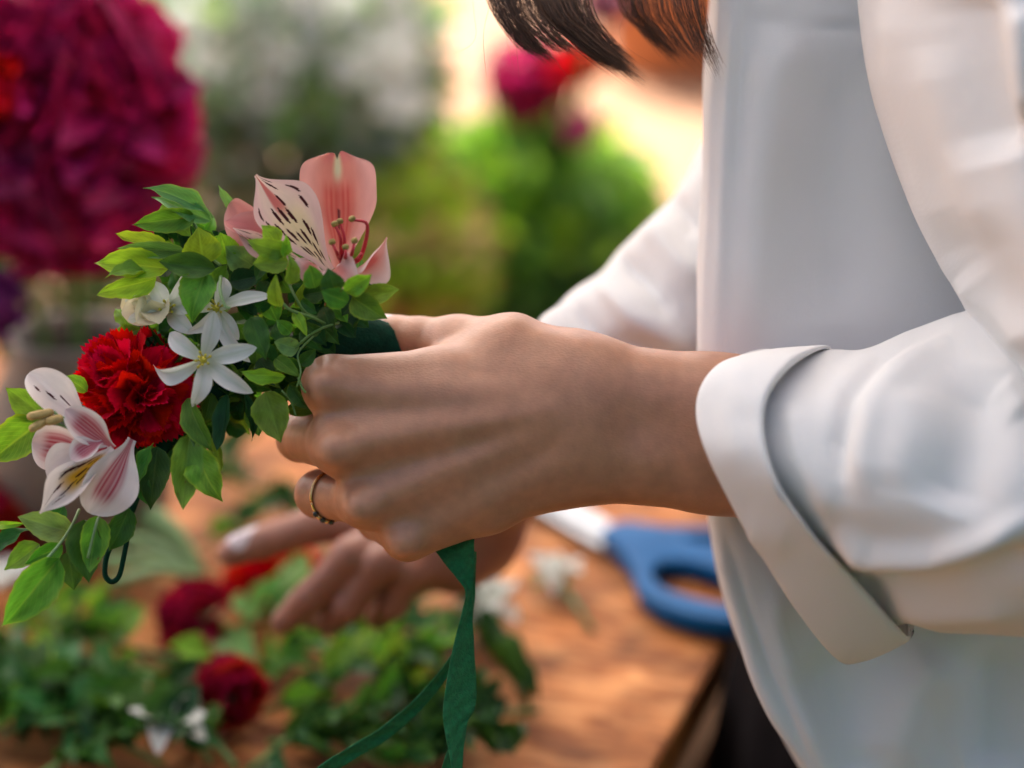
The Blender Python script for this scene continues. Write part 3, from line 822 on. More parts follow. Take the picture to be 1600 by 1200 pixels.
# far sleeve
FS = [
    [(838, 500, .135), (842, 540, .108), (866, 610, .112), (905, 660, .150), (930, 610, .200), (890, 530, .190)],
    [(852, 482, .135), (868, 535, .098), (905, 610, .100), (950, 670, .145), (960, 610, .205), (905, 510, .190)],
    [(888, 456, .135), (912, 520, .092), (950, 610, .094), (1000, 672, .140), (1000, 600, .205), (935, 480, .190)],
    [(930, 430, .135), (958, 500, .088), (1000, 600, .090), (1050, 670, .140), (1050, 590, .205), (975, 455, .190)],
    [(963, 392, .135), (995, 475, .085), (1040, 585, .088), (1085, 660, .140), (1085, 580, .205), (1005, 420, .190)],
    [(1012, 344, .135), (1040, 440, .085), (1085, 560, .088), (1125, 640, .140), (1125, 560, .205), (1050, 372, .190)],
    [(1052, 305, .138), (1085, 400, .088), (1125, 520, .09), (1165, 610, .140), (1165, 530, .210), (1090, 335, .195)],
    [(1100, 245, .145), (1135, 350, .095), (1180, 480, .095), (1220, 580, .145), (1220, 500, .215), (1140, 280, .205)],
    [(1170, 150, .165), (1210, 260, .115), (1255, 400, .115), (1290, 520, .165), (1290, 440, .235), (1210, 190, .225)]]
V, F = loft(FS, 10, 12)
FS_FOLDS = [([(958, 400), (1000, 430), (1060, 500)], 16, -.006), ([(1012, 352), (1050, 400), (1100, 450)], 22, .005), ([(935, 440), (990, 500), (1080, 540)], 20, .005),
            ([(885, 470), (940, 530), (1050, 560)], 16, -.004), ([(1050, 310), (1090, 360)], 14, -.004)]
cloth_obj('sleeve', V, F, shirt, FS_FOLDS, .0045, 75, 31)

# long dark skirt and shoes
def skirt_sdf(p):
    q = p - np.array([.30, .22, 0])
    k = np.clip((1.0 - p[:, 2]) / .9, 0, 1)
    a = np.arctan2(q[:, 1], q[:, 0])
    pleat = 1 + (.05 * np.sin(a * 9) + .03 * np.sin(a * 17 + 1)) * k
    rx = (.145 + .13 * k) * pleat; ry = (.17 + .12 * k) * pleat
    d = (np.sqrt((q[:, 0] / rx) ** 2 + (q[:, 1] / ry) ** 2) - 1) * np.minimum(rx, ry)
    return np.maximum(d, np.maximum(p[:, 2] - .99, .09 - p[:, 2]))
v, f = surface_nets(skirt_sdf, (.0, -.12, .06), (.62, .56, 1.02), .011)
link('skirt', mesh('skirt', v, [tuple(int(i) for i in q) for q in f], m=M['trousers']), person)
for y in (.10, .34):
    v, f = surface_nets(lambda p: np.maximum(smin(round_cone(p, (.33, y, .04), (.16, y, .032), .04, .034), round_cone(p, (.31, y, .05), (.30, y, .11), .042, .045), .02), .001 - p[:, 2]), (.08, y - .08, -.02), (.42, y + .08, .20), .008)
    link('shoe', mesh('shoe', v, [tuple(int(i) for i in q) for q in f], m=M['shoe']), person)

# ------------------------------------------------------------------ hair
HV, HF, HC = [], [], []
def strand(path, r, col):
    V, F = tube(path, r, 3, cap=False)
    o = len(HV); HV.extend(V); HF.extend([tuple(i + o for i in f) for f in F]); HC.extend([col] * len(V))
def lock(pts, r0, r1, n, seed, spread=1.0, thick=.000055, light=0.0):
    rg = np.random.default_rng(seed)
    base = catmull([np.array(P(*q)) for q in pts], 7)
    m = len(base); t = np.linspace(0, 1, m)
    for _ in range(n):
        a, q = rg.uniform(0, 6.283), math.sqrt(rg.uniform())
        o = (np.array(RGT) * math.cos(a) + np.array(FWD) * math.sin(a) * .7) * q
        end = int(m * rg.uniform(.86, 1.0)) if q > .3 else m
        rad = (r0 + (r1 - r0) * t ** 1.2)[:, None]
        j = rg.normal(size=3) * .0014 * spread
        path = base + o * rad + j * (t[:, None] ** 3) + np.sin(t * 5 + a)[:, None] * rg.normal(size=3) * .0006
        g = rg.uniform(.5, 1.5); lt = .6 if rg.uniform() < .12 + light else 0
        col = np.array((.085, .040, .021)) * g + lt * np.array((.22, .10, .05)) * rg.uniform(.3, 1)
        rr = thick * np.clip((1 - t) * 5, .25, 1) * rg.uniform(.8, 1.6)
        strand(path[:max(4, end)], rr[:max(4, end)], col)
HR = lambda p: to_px(p)
LOCKS = [
    ([(770, -420, .09), (762, -200, .06), (782, -20, .030), (815, 55, .022), (868, 102, .018)], .010, .0030, 150),
    ([(800, -420, .09), (800, -180, .06), (815, -10, .030), (850, 50, .020), (905, 92, .016)], .011, .0050, 110),
    ([(850, -420, .10), (852, -200, .07), (862, -10, .030), (915, 62, .020), (1004, 130, .016)], .012, .0042, 280),
    ([(880, -420, .10), (888, -200, .07), (896, -10, .030), (935, 60, .022), (990, 108, .018)], .010, .0034, 110),
    ([(980, -420, .10), (975, -200, .07), (984, -10, .045), (1012, 45, .040), (1072, 104, .034)], .009, .0024, 70),
    ([(1020, -420, .10), (1022, -200, .07), (1028, -10, .040), (1050, 50, .034), (1100, 112, .028)], .012, .0050, 60),
    ([(1070, -420, .08), (1066, -200, .05), (1072, -20, .020), (1090, 50, .016), (1122, 118, .012)], .010, .0030, 60)]
for i, (pts, a, b_, n) in enumerate(LOCKS): lock(pts, a, b_, int(n * 2.4), i + 50, light=.22 if i > 3 else .04)
for i in range(14):     # stray hairs
    x = random.uniform(740, 1000)
    lock([(x, -300, .05), (x - 8, -30, .03), (x + random.uniform(-30, 30), 60, .02), (x + random.uniform(-60, 70), random.uniform(90, 175), .02)], .001, .001, 1, 200 + i, thick=.00005, light=1)
# cap of hair over the head
rg = np.random.default_rng(5)
for i in range(900):
    th = rg.uniform(0, 2 * math.pi); ph = math.acos(rg.uniform(-.25, 1))
    n0 = np.array([math.sin(ph) * math.cos(th), math.sin(ph) * math.sin(th), math.cos(ph)])
    s = HEADC + np.array([.02, 0, .02]) + n0 * np.array([.10, .084, .10])
    if n0[0] < -.55 and n0[2] < .55: continue
    dn = np.array([.01 * rg.normal() - .02, .02 * rg.normal() + .02 * np.sign(n0[1]), -1.0])
    k = s + dn * np.array([1, 1, rg.uniform(.10, .22)])
    mid = (s + k) / 2 + n0 * np.array([.012, .012, 0])
    strand(catmull([HEADC + np.array([.0, 0, .12]) + n0 * .01, s, mid, k], 3), .0012, np.array((.030, .014, .008)) * rg.uniform(.5, 1.6))
link('hair', mesh('hair', HV, HF, cols=np.array(HC), m=M['hair']), person)

# ------------------------------------------------------------------ ring
ra, rb = Vector(C(572, 782, 3)), Vector(C(498, 772, 31))
rdir = (rb - ra).normalized(); rc = ra.lerp(rb, .70)
ring = empty('finger_ring', rc); tag(ring, 'thin gold ring with small dark stones on the ring finger', 'ring')
q = rdir.to_track_quat('Z', 'Y')
rv = [rc + q @ Vector((math.cos(a) * .0098, math.sin(a) * .0098, 0)) for a in np.linspace(0, 2 * math.pi, 49)]
tube_obj('band', rv, .00062, M['gold'], ring, 8)
gdir = (-UPV * .8 - FWD * .62); gdir = (gdir - rdir * gdir.dot(rdir)).normalized(); gt = rdir.cross(gdir)
for i in range(-2, 3):
    gp = rc + gdir * (.0102 * math.cos(i * .2)) + gt * (.0102 * math.sin(i * .2))
    bm = bmesh.new(); bmesh.ops.create_icosphere(bm, subdivisions=2, radius=.0010 if i % 2 else .0013)
    me = bpy.data.meshes.new('stone'); bm.to_mesh(me); bm.free(); me.materials.append(M['gem'] if i % 2 == 0 else M['gold'])
    link('stone', me, ring, Matrix.Translation(gp))

# ================================================================== FLOWER CROWN
crown = empty('floral_wreath', P(330, 620, .02))
tag(crown, 'half-made flower crown of red, pink and white blooms with leaves held in the hand', 'wreath')
core = catmull([np.array(P(*q)) for q in [(660, 575, .040), (600, 540, .034), (555, 528, .026), (480, 555, .022), (380, 585, .022), (290, 650, .020), (225, 735, .016), (204, 800, .012)]], 8)
tube_obj('wrapped_stem', core, .0075 * np.concatenate([np.linspace(1.3, 1.1, 24), np.linspace(1.1, .22, len(core) - 24)]), M['tape_dark'], crown, 12)
lp = catmull([np.array(P(*q)) for q in [(206, 790, .012), (199, 840, .010), (193, 872, .009), (186, 900, .009), (174, 909, .009), (164, 897, .009), (167, 868, .010), (178, 848, .010), (194, 832, .011)]], 6)
tube_obj('wire_loop', lp, .00105, M['tape_dark'], crown, 8)
# taped wrap that the thumb presses on
tube_obj('tape_wrap', catmull([np.array(P(*q)) for q in [(610, 538, .036), (575, 526, .032), (545, 524, .029), (515, 532, .026)]], 6), .0056, M['tape_dark'], crown, 14)

LV = [  # base x,y, tip x,y, width px, w base mm, w tip mm, roll, material, kind
    (334, 340, 226, 290, 26, 4, -4, 38, 'pale', 'l'), (330, 345, 238, 306, 32, 2, -4, 10, 'pale', 'o'), (305, 338, 207, 350, 38, 0, -4, -12, 'mid', 'o'),
    (262, 388, 180, 370, 26, 0, 0, 30, 'lime', 'o'), (290, 392, 180, 388, 26, -2, -4, -8, 'pale', 'o'), (262, 420, 148, 412, 46, -4, -6, 14, 'lime', 'o'),
    (245, 434, 150, 456, 36, -6, -10, -25, 'lime', 'o'), (230, 425, 165, 430, 26, -8, -14, 50, 'mid', 'o'),
    (318, 412, 310, 356, 60, -6, -12, 0, 'lime', 'o'), (358, 412, 343, 362, 44, 0, -4, 8, 'lime', 'o'), (337, 420, 248, 410, 40, -10, -14, 0, 'dark', 'l'),
    (320, 428, 297, 498, 56, -10, -16, 6, 'mid', 'o'), (395, 415, 352, 384, 46, 2, -2, -14, 'pale', 'o'), (366, 338, 337, 289, 16, 12, 8, 20, 'pale', 'l'),
    (448, 392, 386, 376, 36, -20, -24, -10, 'mid', 'o'), (434, 382, 410, 352, 34, -18, -22, 10, 'lime', 'o'), (444, 402, 445, 365, 18, -20, -24, 25, 'lime', 'o'),
    (450, 408, 393, 414, 38, -18, -22, 5, 'mid', 'o'), (452, 444, 456, 400, 24, -22, -26, 18, 'mid', 'o'), (437, 480, 432, 428, 26, -20, -24, -22, 'lime', 'o'),
    (492, 450, 482, 412, 32, -24, -28, 10, 'mid', 'o'), (524, 456, 512, 420, 38, -26, -30, -10, 'dark', 'o'), (544, 472, 502, 456, 36, -26, -30, -15, 'mid', 'o'),
    (540, 456, 582, 427, 30, -24, -28, 10, 'lime', 'o'), (568, 466, 627, 453, 32, -18, -22, -8, 'mid', 'o'), (550, 464, 602, 498, 42, -20, -22, 14, 'mid', 'o'),
    (458, 488, 480, 526, 18, -12, -16, 0, 'lime', 'l'), (467, 545, 427, 532, 30, -10, -14, -20, 'pale', 'o'), (392, 495, 416, 562, 38, -6, -10, 8, 'dark', 'o'),
    (446, 588, 376, 584, 24, -12, -16, -30, 'lime', 'o'), (414, 612, 440, 692, 56, -8, -10, 10, 'mid', 'o'), (356, 616, 344, 706, 28, -4, -6, 20, 'deep', 'l'),
    (382, 616, 398, 686, 20, -4, -6, -10, 'deep', 'l'), (294, 622, 336, 708, 36, -10, -14, 25, 'mid', 'o'), (296, 678, 284, 798, 50, -12, -16, -6, 'mid', 'o'),
    (306, 702, 346, 784, 52, -12, -18, 10, 'lime', 'o'), (246, 698, 234, 796, 50, -4, -8, 0, 'dark', 'o'), (240, 692, 216, 768, 24, -8, -12, 30, 'mid', 'l'),
    (72, 652, 10, 604, 46, 4, 0, -8, 'mid', 'o'), (64, 658, -18, 722, 62, 4, 0, 8, 'lime', 'o'), (136, 612, 98, 588, 24, -2, -4, 20, 'lime', 'o'),
    (114, 832, 28, 806, 46, -4, -8, -14, 'pale', 'o'), (50, 826, -22, 872, 26, -6, -10, 35, 'dark', 'l'), (38, 818, -30, 822, 11, -8, -10, 0, 'lime', 'l'),
    (62, 850, 8, 892, 36, -8, -12, 20, 'mid', 'o'), (98, 852, 38, 880, 32, -10, -14, -10, 'mid', 'o'), (92, 872, 4, 982, 64, -14, -20, 0, 'mid', 'o'),
    (132, 812, 140, 912, 52, -8, -12, 10, 'dark', 'o'), (152, 806, 138, 896, 44, -12, -16, -10, 'mid', 'o'), (106, 862, 116, 922, 44, -8, -10, 0, 'dark', 'o'), (202, 794, 172, 862, 40, -6, -8, -10, 'dark', 'o'),
    (262, 330, 300, 372, 30, 4, 2, 0, 'mid', 'o'), (360, 440, 410, 430, 34, 0, -2, 0, 'deep', 'o'), (330, 375, 382, 398, 30, 6, 4, 10, 'mid', 'o'),
    (300, 355, 340, 372, 22, 0, 0, 30, 'dark', 'o'), (470, 470, 500, 490, 22, -4, -8, 20, 'dark', 'o'), (420, 440, 400, 470, 26, -2, -6, 0, 'dark', 'o'),
    (560, 462, 535, 492, 34, -4, -10, 0, 'deep', 'o'), (430, 505, 455, 540, 30, -4, -8, 10, 'dark', 'o'), (470, 570, 495, 545, 22, -6, -8, 10, 'dark', 'o'),
    (452, 600, 478, 640, 20, -10, -10, 10, 'dark', 'l'), (430, 560, 470, 590, 24, -8, -12, -10, 'mid', 'o'), (405, 560, 432, 605, 30, -4, -8, 0, 'deep', 'o'),
    (505, 480, 520, 520, 26, -6, -8, 0, 'dark', 'o'), (480, 500, 510, 540, 30, 0, -2, 0, 'deep', 'o'), (555, 440, 562, 400, 26, 6, 4, 10, 'pale', 'l'),
    (205, 705, 160, 760, 40, -2, -4, 0, 'deep', 'o'), (215, 740, 232, 790, 28, -4, -6, 0, 'dark', 'o'), (100, 790, 70, 830, 26, 0, -2, 0, 'dark', 'o'),
    (530, 498, 557, 530, 30, 8, 4, 0, 'deep', 'o'), (498, 503, 530, 538, 28, 6, 2, 10, 'dark', 'o'), (538, 484, 578, 512, 26, 4, 4, -10, 'deep', 'o'), (470, 515, 505, 548, 26, 4, 2, 10, 'dark', 'o'), (520, 470, 545, 505, 24, -4, -6, 20, 'mid', 'o'),
    (455, 520, 432, 500, 22, -10, -12, 10, 'mid', 'o'), (500, 520, 470, 500, 18, -8, -14, 0, 'dark', 'o'), (415, 400, 400, 440, 22, -4, -6, 10, 'dark', 'o')]
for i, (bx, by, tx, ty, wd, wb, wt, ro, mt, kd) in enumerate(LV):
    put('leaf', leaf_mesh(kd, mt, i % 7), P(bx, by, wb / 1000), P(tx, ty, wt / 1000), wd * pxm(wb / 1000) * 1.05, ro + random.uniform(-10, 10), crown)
# inner leaves that fill the mass
spine2 = catmull([np.array(P(*q)) for q in [(585, 470, .006), (520, 462, .006), (450, 448, .006), (390, 425, .008), (330, 405, .010), (275, 385, .010), (230, 400, .010)]], 8)
spine3 = catmull([np.array(P(*q)) for q in [(215, 530, .014), (270, 545, .014), (330, 550, .014), (390, 570, .014), (440, 590, .012)]], 8)
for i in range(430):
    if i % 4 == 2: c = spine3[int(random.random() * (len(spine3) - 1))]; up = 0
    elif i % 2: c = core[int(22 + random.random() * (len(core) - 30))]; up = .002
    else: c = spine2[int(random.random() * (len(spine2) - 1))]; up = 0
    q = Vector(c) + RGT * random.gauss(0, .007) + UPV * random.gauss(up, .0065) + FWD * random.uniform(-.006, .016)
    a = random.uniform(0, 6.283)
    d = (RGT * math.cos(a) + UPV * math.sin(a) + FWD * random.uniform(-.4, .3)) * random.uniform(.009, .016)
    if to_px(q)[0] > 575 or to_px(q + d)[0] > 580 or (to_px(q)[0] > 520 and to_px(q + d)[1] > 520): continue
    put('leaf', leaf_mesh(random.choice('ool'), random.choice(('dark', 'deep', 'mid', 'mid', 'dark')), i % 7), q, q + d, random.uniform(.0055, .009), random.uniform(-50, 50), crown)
# thin green stems
for pts, r, m in [([(124, 796, -.004), (112, 822, -.010), (94, 849, -.015), (68, 879, -.018)], .0010, 'stem_pale'), ([(199, 794, -.004), (170, 797, -.012), (155, 808, -.015), (148, 828, -.018), (137, 872, -.018)], .0009, 'stem_pale'),
                  ([(515, 510, -.006), (490, 497, -.012), (455, 485, -.014), (440, 472, -.014)], .0011, 'stem'), ([(490, 525, -.008), (466, 552, -.010), (470, 580, -.014), (464, 605, -.014)], .0006, 'stem'),
                  ([(345, 432, -.012), (344, 455, -.018), (352, 478, -.020), (360, 482, -.020)], .0011, 'stem_pale'), ([(450, 440, -.008), (462, 465, -.012), (480, 490, -.010), (515, 500, -.006)], .0009, 'stem'),
                  ([(296, 630, -.010), (294, 660, -.014), (298, 682, -.014), (308, 706, -.014)], .0009, 'stem'), ([(458, 548, -.010), (478, 528, -.012), (500, 514, -.011), (530, 504, -.006)], .0008, 'stem'),
                  ([(345, 415, -.006), (330, 400, -.004), (300, 345, 0), (285, 335, 0)], .0010, 'stem'), ([(466, 590, -.012), (472, 606, -.013), (478, 614, -.013)], .0008, 'stem'), ([(440, 610, -.010), (455, 628, -.010), (462, 650, -.010)], .0007, 'stem')]:
    tube_obj('stem', catmull([np.array(P(*q)) for q in pts], 6), r * .62, M[m], crown, 6)

# --- petals with markings
def lerp3(a, b, t):
    t = max(0, min(1, t)); return tuple(a[i] + (b[i] - a[i]) * t for i in range(3))
def ss(a, b, x):
    t = max(0, min(1, (x - a) / (b - a))); return t * t * (3 - 2 * t)
def streaks(seed, n=26, t0=.12, t1=.9):
    rg = random.Random(seed); L_ = []
    for i in range(n):
        s = rg.uniform(-.8, .8); t = rg.uniform(t0, t1)
        L_.append((s, t, rg.uniform(.06, .11), rg.uniform(.03, .045)))
    return L_
def alst_col(base, edge, mid, midw, yel=None, st=None, dark=(.045, .004, .008), tipc=None, midlen=(.1, .85), lines=0):
    def f(t, s, y):
        c = lerp3(base, edge, ss(.35, .95, abs(s)))
        if mid:
            k = (1 - ss(midw * .45, midw, abs(s))) * ss(midlen[0] - .15, midlen[0] + .05, t) * (1 - ss(midlen[1] - .2, midlen[1], t))
            if lines: k *= .72 + .28 * math.sin(s * lines)
            c = lerp3(c, mid, k)
        if yel: c = lerp3(c, yel, (1 - ss(.2, .75, abs(s))) * ss(.05, .2, t) * (1 - ss(.5, .72, t)))
        if tipc: c = lerp3(c, tipc, ss(.86, .98, t) * (1 - ss(.1, .35, abs(s))))
        if st:
            for (s0, t0, lt, ws) in st:
                ws *= .8; lt *= 1.15
                if abs(s - s0 * (0.55 + .45 * t0)) < ws * 1.2 and abs(t - t0) < lt:
                    kk = (1 - (abs(t - t0) / lt) ** 3)
                    if abs(s - s0 * (0.55 + .45 * t0)) < ws * 1.2 * kk: c = dark
        return c
    return f
def obov(t): return max(.10, (.18 + .82 * ss(0, .62, t)) * (math.sqrt(max(0, 1 - max(0, (t - .62) / .38) ** 2.4))))
def spat(t): return max(.06, (.16 + .84 * ss(0, .58, t)) * (1 - ss(.6, 1.04, t) ** 1.3))
def notch(t): return max(.05, (.22 + .78 * ss(0, .55, t)) * (math.sqrt(max(0, 1 - max(0, (t - .68) / .32) ** 3))))
SAL, PNK, CRM, WHT, RED_ = (.60, .25, .22), (.68, .40, .37), (.74, .60, .48), (.74, .71, .70), (.50, .075, .07)

def big_notched():
    nu, nv = 44, 32; V, UV, Cc, F = [], [], [], []
    for i in range(nu + 1):
        t = i / nu
        for j in range(nv + 1):
            s = -1 + 2 * j / nv
            y = .5 * notch(t * .985) * s
            x = t + .045 * ss(.8, 1, t) * (abs(s) ** .6 * (1 - abs(s)) * 3.2 - .5)
            z = .22 * y * y * 4 * .6 + .10 * (t - .35) ** 2 + .015 * math.sin(s * 5 + t * 3) * t
            z -= .05 * math.exp(-(s / .14) ** 2) * ss(.2, .9, t)
            V.append((x, y, z)); UV.append((t, s))
            c = lerp3((.64, .24, .18), (.72, .38, .33), ss(.3, .9, abs(s)))
            c = lerp3(c, (.50, .08, .06), (1 - ss(.26, .52, abs(s))) * ss(.05, .3, t) * (1 - ss(.66, .82, t)) * (.75 + .25 * math.sin(s * 42)))
            c = lerp3(c, (.60, .19, .17), ss(.88, .99, t) * ss(.08, .2, abs(s)) * (1 - ss(.35, .7, abs(s))))
            c = lerp3(c, (.62, .62, .40), ss(.74, .9, t) * (1 - ss(.05, .18, abs(s))))
            if abs(s + .02) < .035 and .36 < t < .53: c = (.06, .006, .012)
            if abs(s - .03) < .03 and .2 < t < .30: c = (.06, .006, .012)
            Cc.append(c)
    for i in range(nu):
        for j in range(nv):
            a = i * (nv + 1) + j; F.append((a, a + nv + 1, a + nv + 2, a + 1))
    return mesh('petal', V, F, uvs=UV, cols=Cc, m=M['petal_attr'])
def petal(parent, me, b, t, wd, roll=0, hint=None):
    return put('petal', me, P(b[0], b[1], b[2] / 1000), P(t[0], t[1], t[2] / 1000), wd * pxm(), roll, parent, hint)

alst = link('alstroemeria', None, crown); alst['label'] = 'salmon pink lily with dark streaks'
petal(alst, big_notched(), (532, 420, 4), (527, 246, 22), 121, 0)
# the streaked upper petal, with its marks laid out as in the bloom
mk = [(-.70, .93, .05, .05), (-.45, .88, .07, .055), (-.15, .56, .075, .05), (.08, .60, .085, .05), (.32, .62, .085, .045), (-.45, .40, .07, .05), (-.12, .34, .08, .05), (.14, .36, .06, .05),
      (.40, .42, .07, .05), (.62, .52, .06, .045), (.70, .40, .06, .045), (-.65, .30, .07, .05), (-.3, .2, .07, .06), (.1, .16, .05, .06), (.45, .22, .06, .06), (-.62, .14, .05, .06), (.66, .24, .06, .05),
      (.86, .70, .06, .04), (-.85, .72, .06, .04), (-.80, .58, .06, .045), (-.2, .72, .06, .05), (.84, .58, .05, .04), (.3, .1, .04, .06)]
pm = blade(120, 80, spat, fold=.08, bend=.14, cup=.35, wav=.01, seed=2, colf=alst_col((.76, .60, .50), (.74, .52, .49), (.58, .17, .15), .22, (.78, .66, .40), mk, midlen=(.62, 1.2)), tipcurl=-.15, m=M['petal_attr'], name='petal')
petal(alst, pm, (516, 424, -6), (399, 281, -4), 100, 10)
pp = blade(24, 16, obov, fold=.05, bend=.2, cup=.4, wav=.02, seed=3, colf=alst_col((.60, .25, .23), (.64, .33, .30), (.50, .09, .09), .5, midlen=(.1, .5)), m=M['petal_attr'], name='petal')
petal(alst, pp, (470, 400, 6), (358, 318, 8), 66, -18)
petal(alst, pp, (462, 430, 0), (352, 346, -2), 52, 30)
sm = blade(80, 44, spat, fold=.1, bend=.1, cup=.3, colf=alst_col((.76, .62, .54), (.72, .48, .46), None, .2, None, streaks(5, 18)), m=M['petal_attr'], name='petal')
petal(alst, sm, (480, 412, -6), (364, 356, -10), 38, -14)
pr_ = blade(24, 16, spat, fold=.3, bend=.3, cup=.5, wav=.05, colf=alst_col((.66, .33, .30), (.76, .62, .60), (.55, .12, .11), .45, midlen=(0, .8)), m=M['petal_attr'], name='petal')
petal(alst, pr_, (536, 428, -6), (604, 370, -16), 52, 42)
fr = blade(24, 18, obov, fold=.05, bend=.45, cup=.2, wav=.06, seed=8, colf=alst_col((.66, .36, .34), (.74, .56, .54), (.60, .22, .2), .5), m=M['petal_attr'], name='petal')
petal(alst, fr, (526, 424, -4), (552, 452, -24), 66, 0)
petal(alst, fr, (490, 412, -4), (474, 440, -14), 56, 0)
tube_obj('throat', catmull([np.array(P(*q)) for q in [(534, 420, -.002), (522, 450, .004), (512, 480, .012)]], 5), [.002, .0026, .003, .003, .003, .0028, .0026, .0024, .002, .0018, .0016], M['filament'], alst, 10)
for (x, y, w, ctl) in [(523, 350, -16, (532, 372)), (531, 346, -14, (538, 372)), (550, 342, -18, (574, 352)), (519, 378, -22, (527, 396)), (554, 376, -22, (550, 396)), (540, 386, -24, (540, 402))]:
    tube_obj('filament', catmull([np.array(P(*q)) for q in [(537, 414, -.008), (537 + (ctl[0] - 537) * .7, 402, -.012), (ctl[0], ctl[1], w / 1000), (x, y + 1, w / 1000)]], 5), np.linspace(.0011, .0005, 16), M['filament'], alst, 6)
    a0, a1 = P(x - 5, y + 2, w / 1000), P(x + 5, y - 2, w / 1000)
    tube_obj('anther', [a0.lerp(a1, k) for k in (0, .15, .5, .85, 1)], [.0005, .0010, .0012, .0010, .0005], M['anther'], alst, 8)
for (x0, y0, x1, y1) in [(537, 416, 562, 402), (538, 416, 566, 396), (536, 418, 556, 410)]:
    tube_obj('style', catmull([np.array(P(*q)) for q in [(x0, y0, -.010), ((x0 + x1) / 2, (y0 + y1) / 2 + 3, -.018), (x1, y1, -.020)]], 5), .0006, M['filament'], alst, 6)

al2 = link('alstroemeria', None, crown); al2['label'] = 'white lily with pink bands and a yellow throat'
w1 = blade(80, 50, obov, fold=.1, bend=.25, cup=.5, wav=.03, seed=4, colf=alst_col(WHT, WHT, (.42, .03, .07), .6, None, [(.15, .62, .08, .05), (-.25, .45, .09, .05), (.4, .8, .05, .05)], midlen=(-.2, .38)), m=M['petal_attr'], name='petal')
petal(al2, w1, (140, 668, -6), (44, 584, -12), 60, 6)
w2 = blade(30, 24, obov, fold=.1, bend=.2, cup=.4, wav=.03, seed=6, colf=alst_col((.70, .55, .56), WHT, (.40, .02, .06), .85, midlen=(-.2, .9), lines=30), m=M['petal_attr'], name='petal')
petal(al2, w2, (178, 700, -10), (102, 640, -20), 50, 0)
petal(al2, w2, (150, 705, -4), (50, 690, -8), 72, -10)
w3 = blade(90, 54, spat, fold=.15, bend=.2, cup=.4, wav=.02, seed=7, colf=alst_col(WHT, WHT, None, .5, (.74, .50, .04), streaks(9, 20, .15, .8)), m=M['petal_attr'], name='petal')
petal(al2, w3, (176, 700, -14), (62, 802, -20), 54, 8)
w4 = blade(34, 26, obov, fold=.1, bend=.3, cup=.35, wav=.03, seed=9, colf=alst_col((.72, .66, .66), WHT, (.36, .02, .06), .55, midlen=(-.1, .92), lines=34), m=M['petal_attr'], name='petal')
petal(al2, w4, (206, 686, -8), (140, 802, -16), 84, -10)
petal(al2, w2, (160, 690, -16), (112, 720, -24), 40, 25)
petal(al2, w1, (168, 700, -14), (75, 748, -16), 46, 30)
for (x0, y0, x1, y1) in [(42, 652, 84, 643), (46, 672, 74, 656), (72, 660, 98, 652)]:
    a0, a1 = P(x0, y0, -.024), P(x1, y1, -.022)
    tube_obj('anther', [a0.lerp(a1, k) for k in (0, .12, .5, .88, 1)], [.0008, .0016, .0018, .0015, .0007], M['anther_tan'], al2, 8)
    tube_obj('filament', catmull([np.array(a1), np.array(P(115, 672, -.018)), np.array(P(160, 690, -.010))], 5), .0006, M['stem_pale'], al2, 6)

# --- carnation
def carn_petal(seed, m):
    rg = random.Random(seed); nu, nv = 12, 34; V, UV, F = [], [], []
    ph = rg.uniform(0, 6); fr = rg.uniform(4.5, 7.5)
    for i in range(nu + 1):
        t = i / nu
        for j in range(nv + 1):
            s = -1 + 2 * j / nv
            a = s * (0.35 + .55 * t) * rg.uniform(.99, 1.01)
            r = t * (1 - .10 * s * s)
            if i == nu: r += .06 * ((j % 2) - .5) + .02 * rg.uniform(-1, 1)
            x, y = r * math.cos(a), r * math.sin(a)
            z = .10 * math.sin(s * fr * .7 + ph) * t ** 1.6 + .022 * math.sin(s * 12 + ph * 2) * t ** 3 + .2 * t * t
            V.append((x, y, z)); UV.append((t, s))
    for i in range(nu):
        for j in range(nv):
            a = i * (nv + 1) + j; F.append((a, a + nv + 1, a + nv + 2, a + 1))
    return mesh('petal', V, F, uvs=UV, m=m)
CPET = {}
def carnation(parent, c, axis, rad, mat='red', n=46, seed=1, flat=.75, jit=.14, wid=(.62, .95)):
    if mat not in CPET: CPET[mat] = [carn_petal(k, M[mat]) for k in range(6)]
    rg = random.Random(seed); axis = Vector(axis).normalized()
    u = axis.orthogonal().normalized(); v = axis.cross(u)
    for i in range(n):
        k = (i + .5) / n
        th = math.acos(1 - k * (1.18)) * 1.0; ph = i * 2.39996 + rg.uniform(-.25, .25)
        d = axis * math.cos(th) * flat + (u * math.cos(ph) + v * math.sin(ph)) * math.sin(th)
        d = d + Vector((rg.gauss(0, jit), rg.gauss(0, jit), rg.gauss(0, jit)))
        L_ = rad * rg.uniform(.86, 1.06)
        d.normalize()
        base = Vector(c) - axis * rad * .25
        hint = axis * (1 if th > .5 else .2) + Vector((rg.gauss(0, .4 + jit), rg.gauss(0, .4 + jit), rg.gauss(0, .4 + jit)))
        put('petal', CPET[mat][i % 6], base, base + d * L_ * (1.0 + .12 * math.cos(th)), L_ * rg.uniform(*wid), rg.uniform(-60, 60), parent, hint)
car = link('carnation', None, crown); car['label'] = 'deep red carnation with toothed petals'
carnation(car, P(206, 604, .006), -FWD * 1.0 - RGT * .15 + UPV * .15, .0236, n=74, seed=12, jit=.26, wid=(.45, .7))
tube_obj('calyx', catmull([np.array(P(206, 604, .010)), np.array(P(215, 615, .020)), np.array(P(240, 640, .030))], 4), [.005, .006, .006, .005, .005, .004, .004, .003, .002], M['stem'], car, 10)

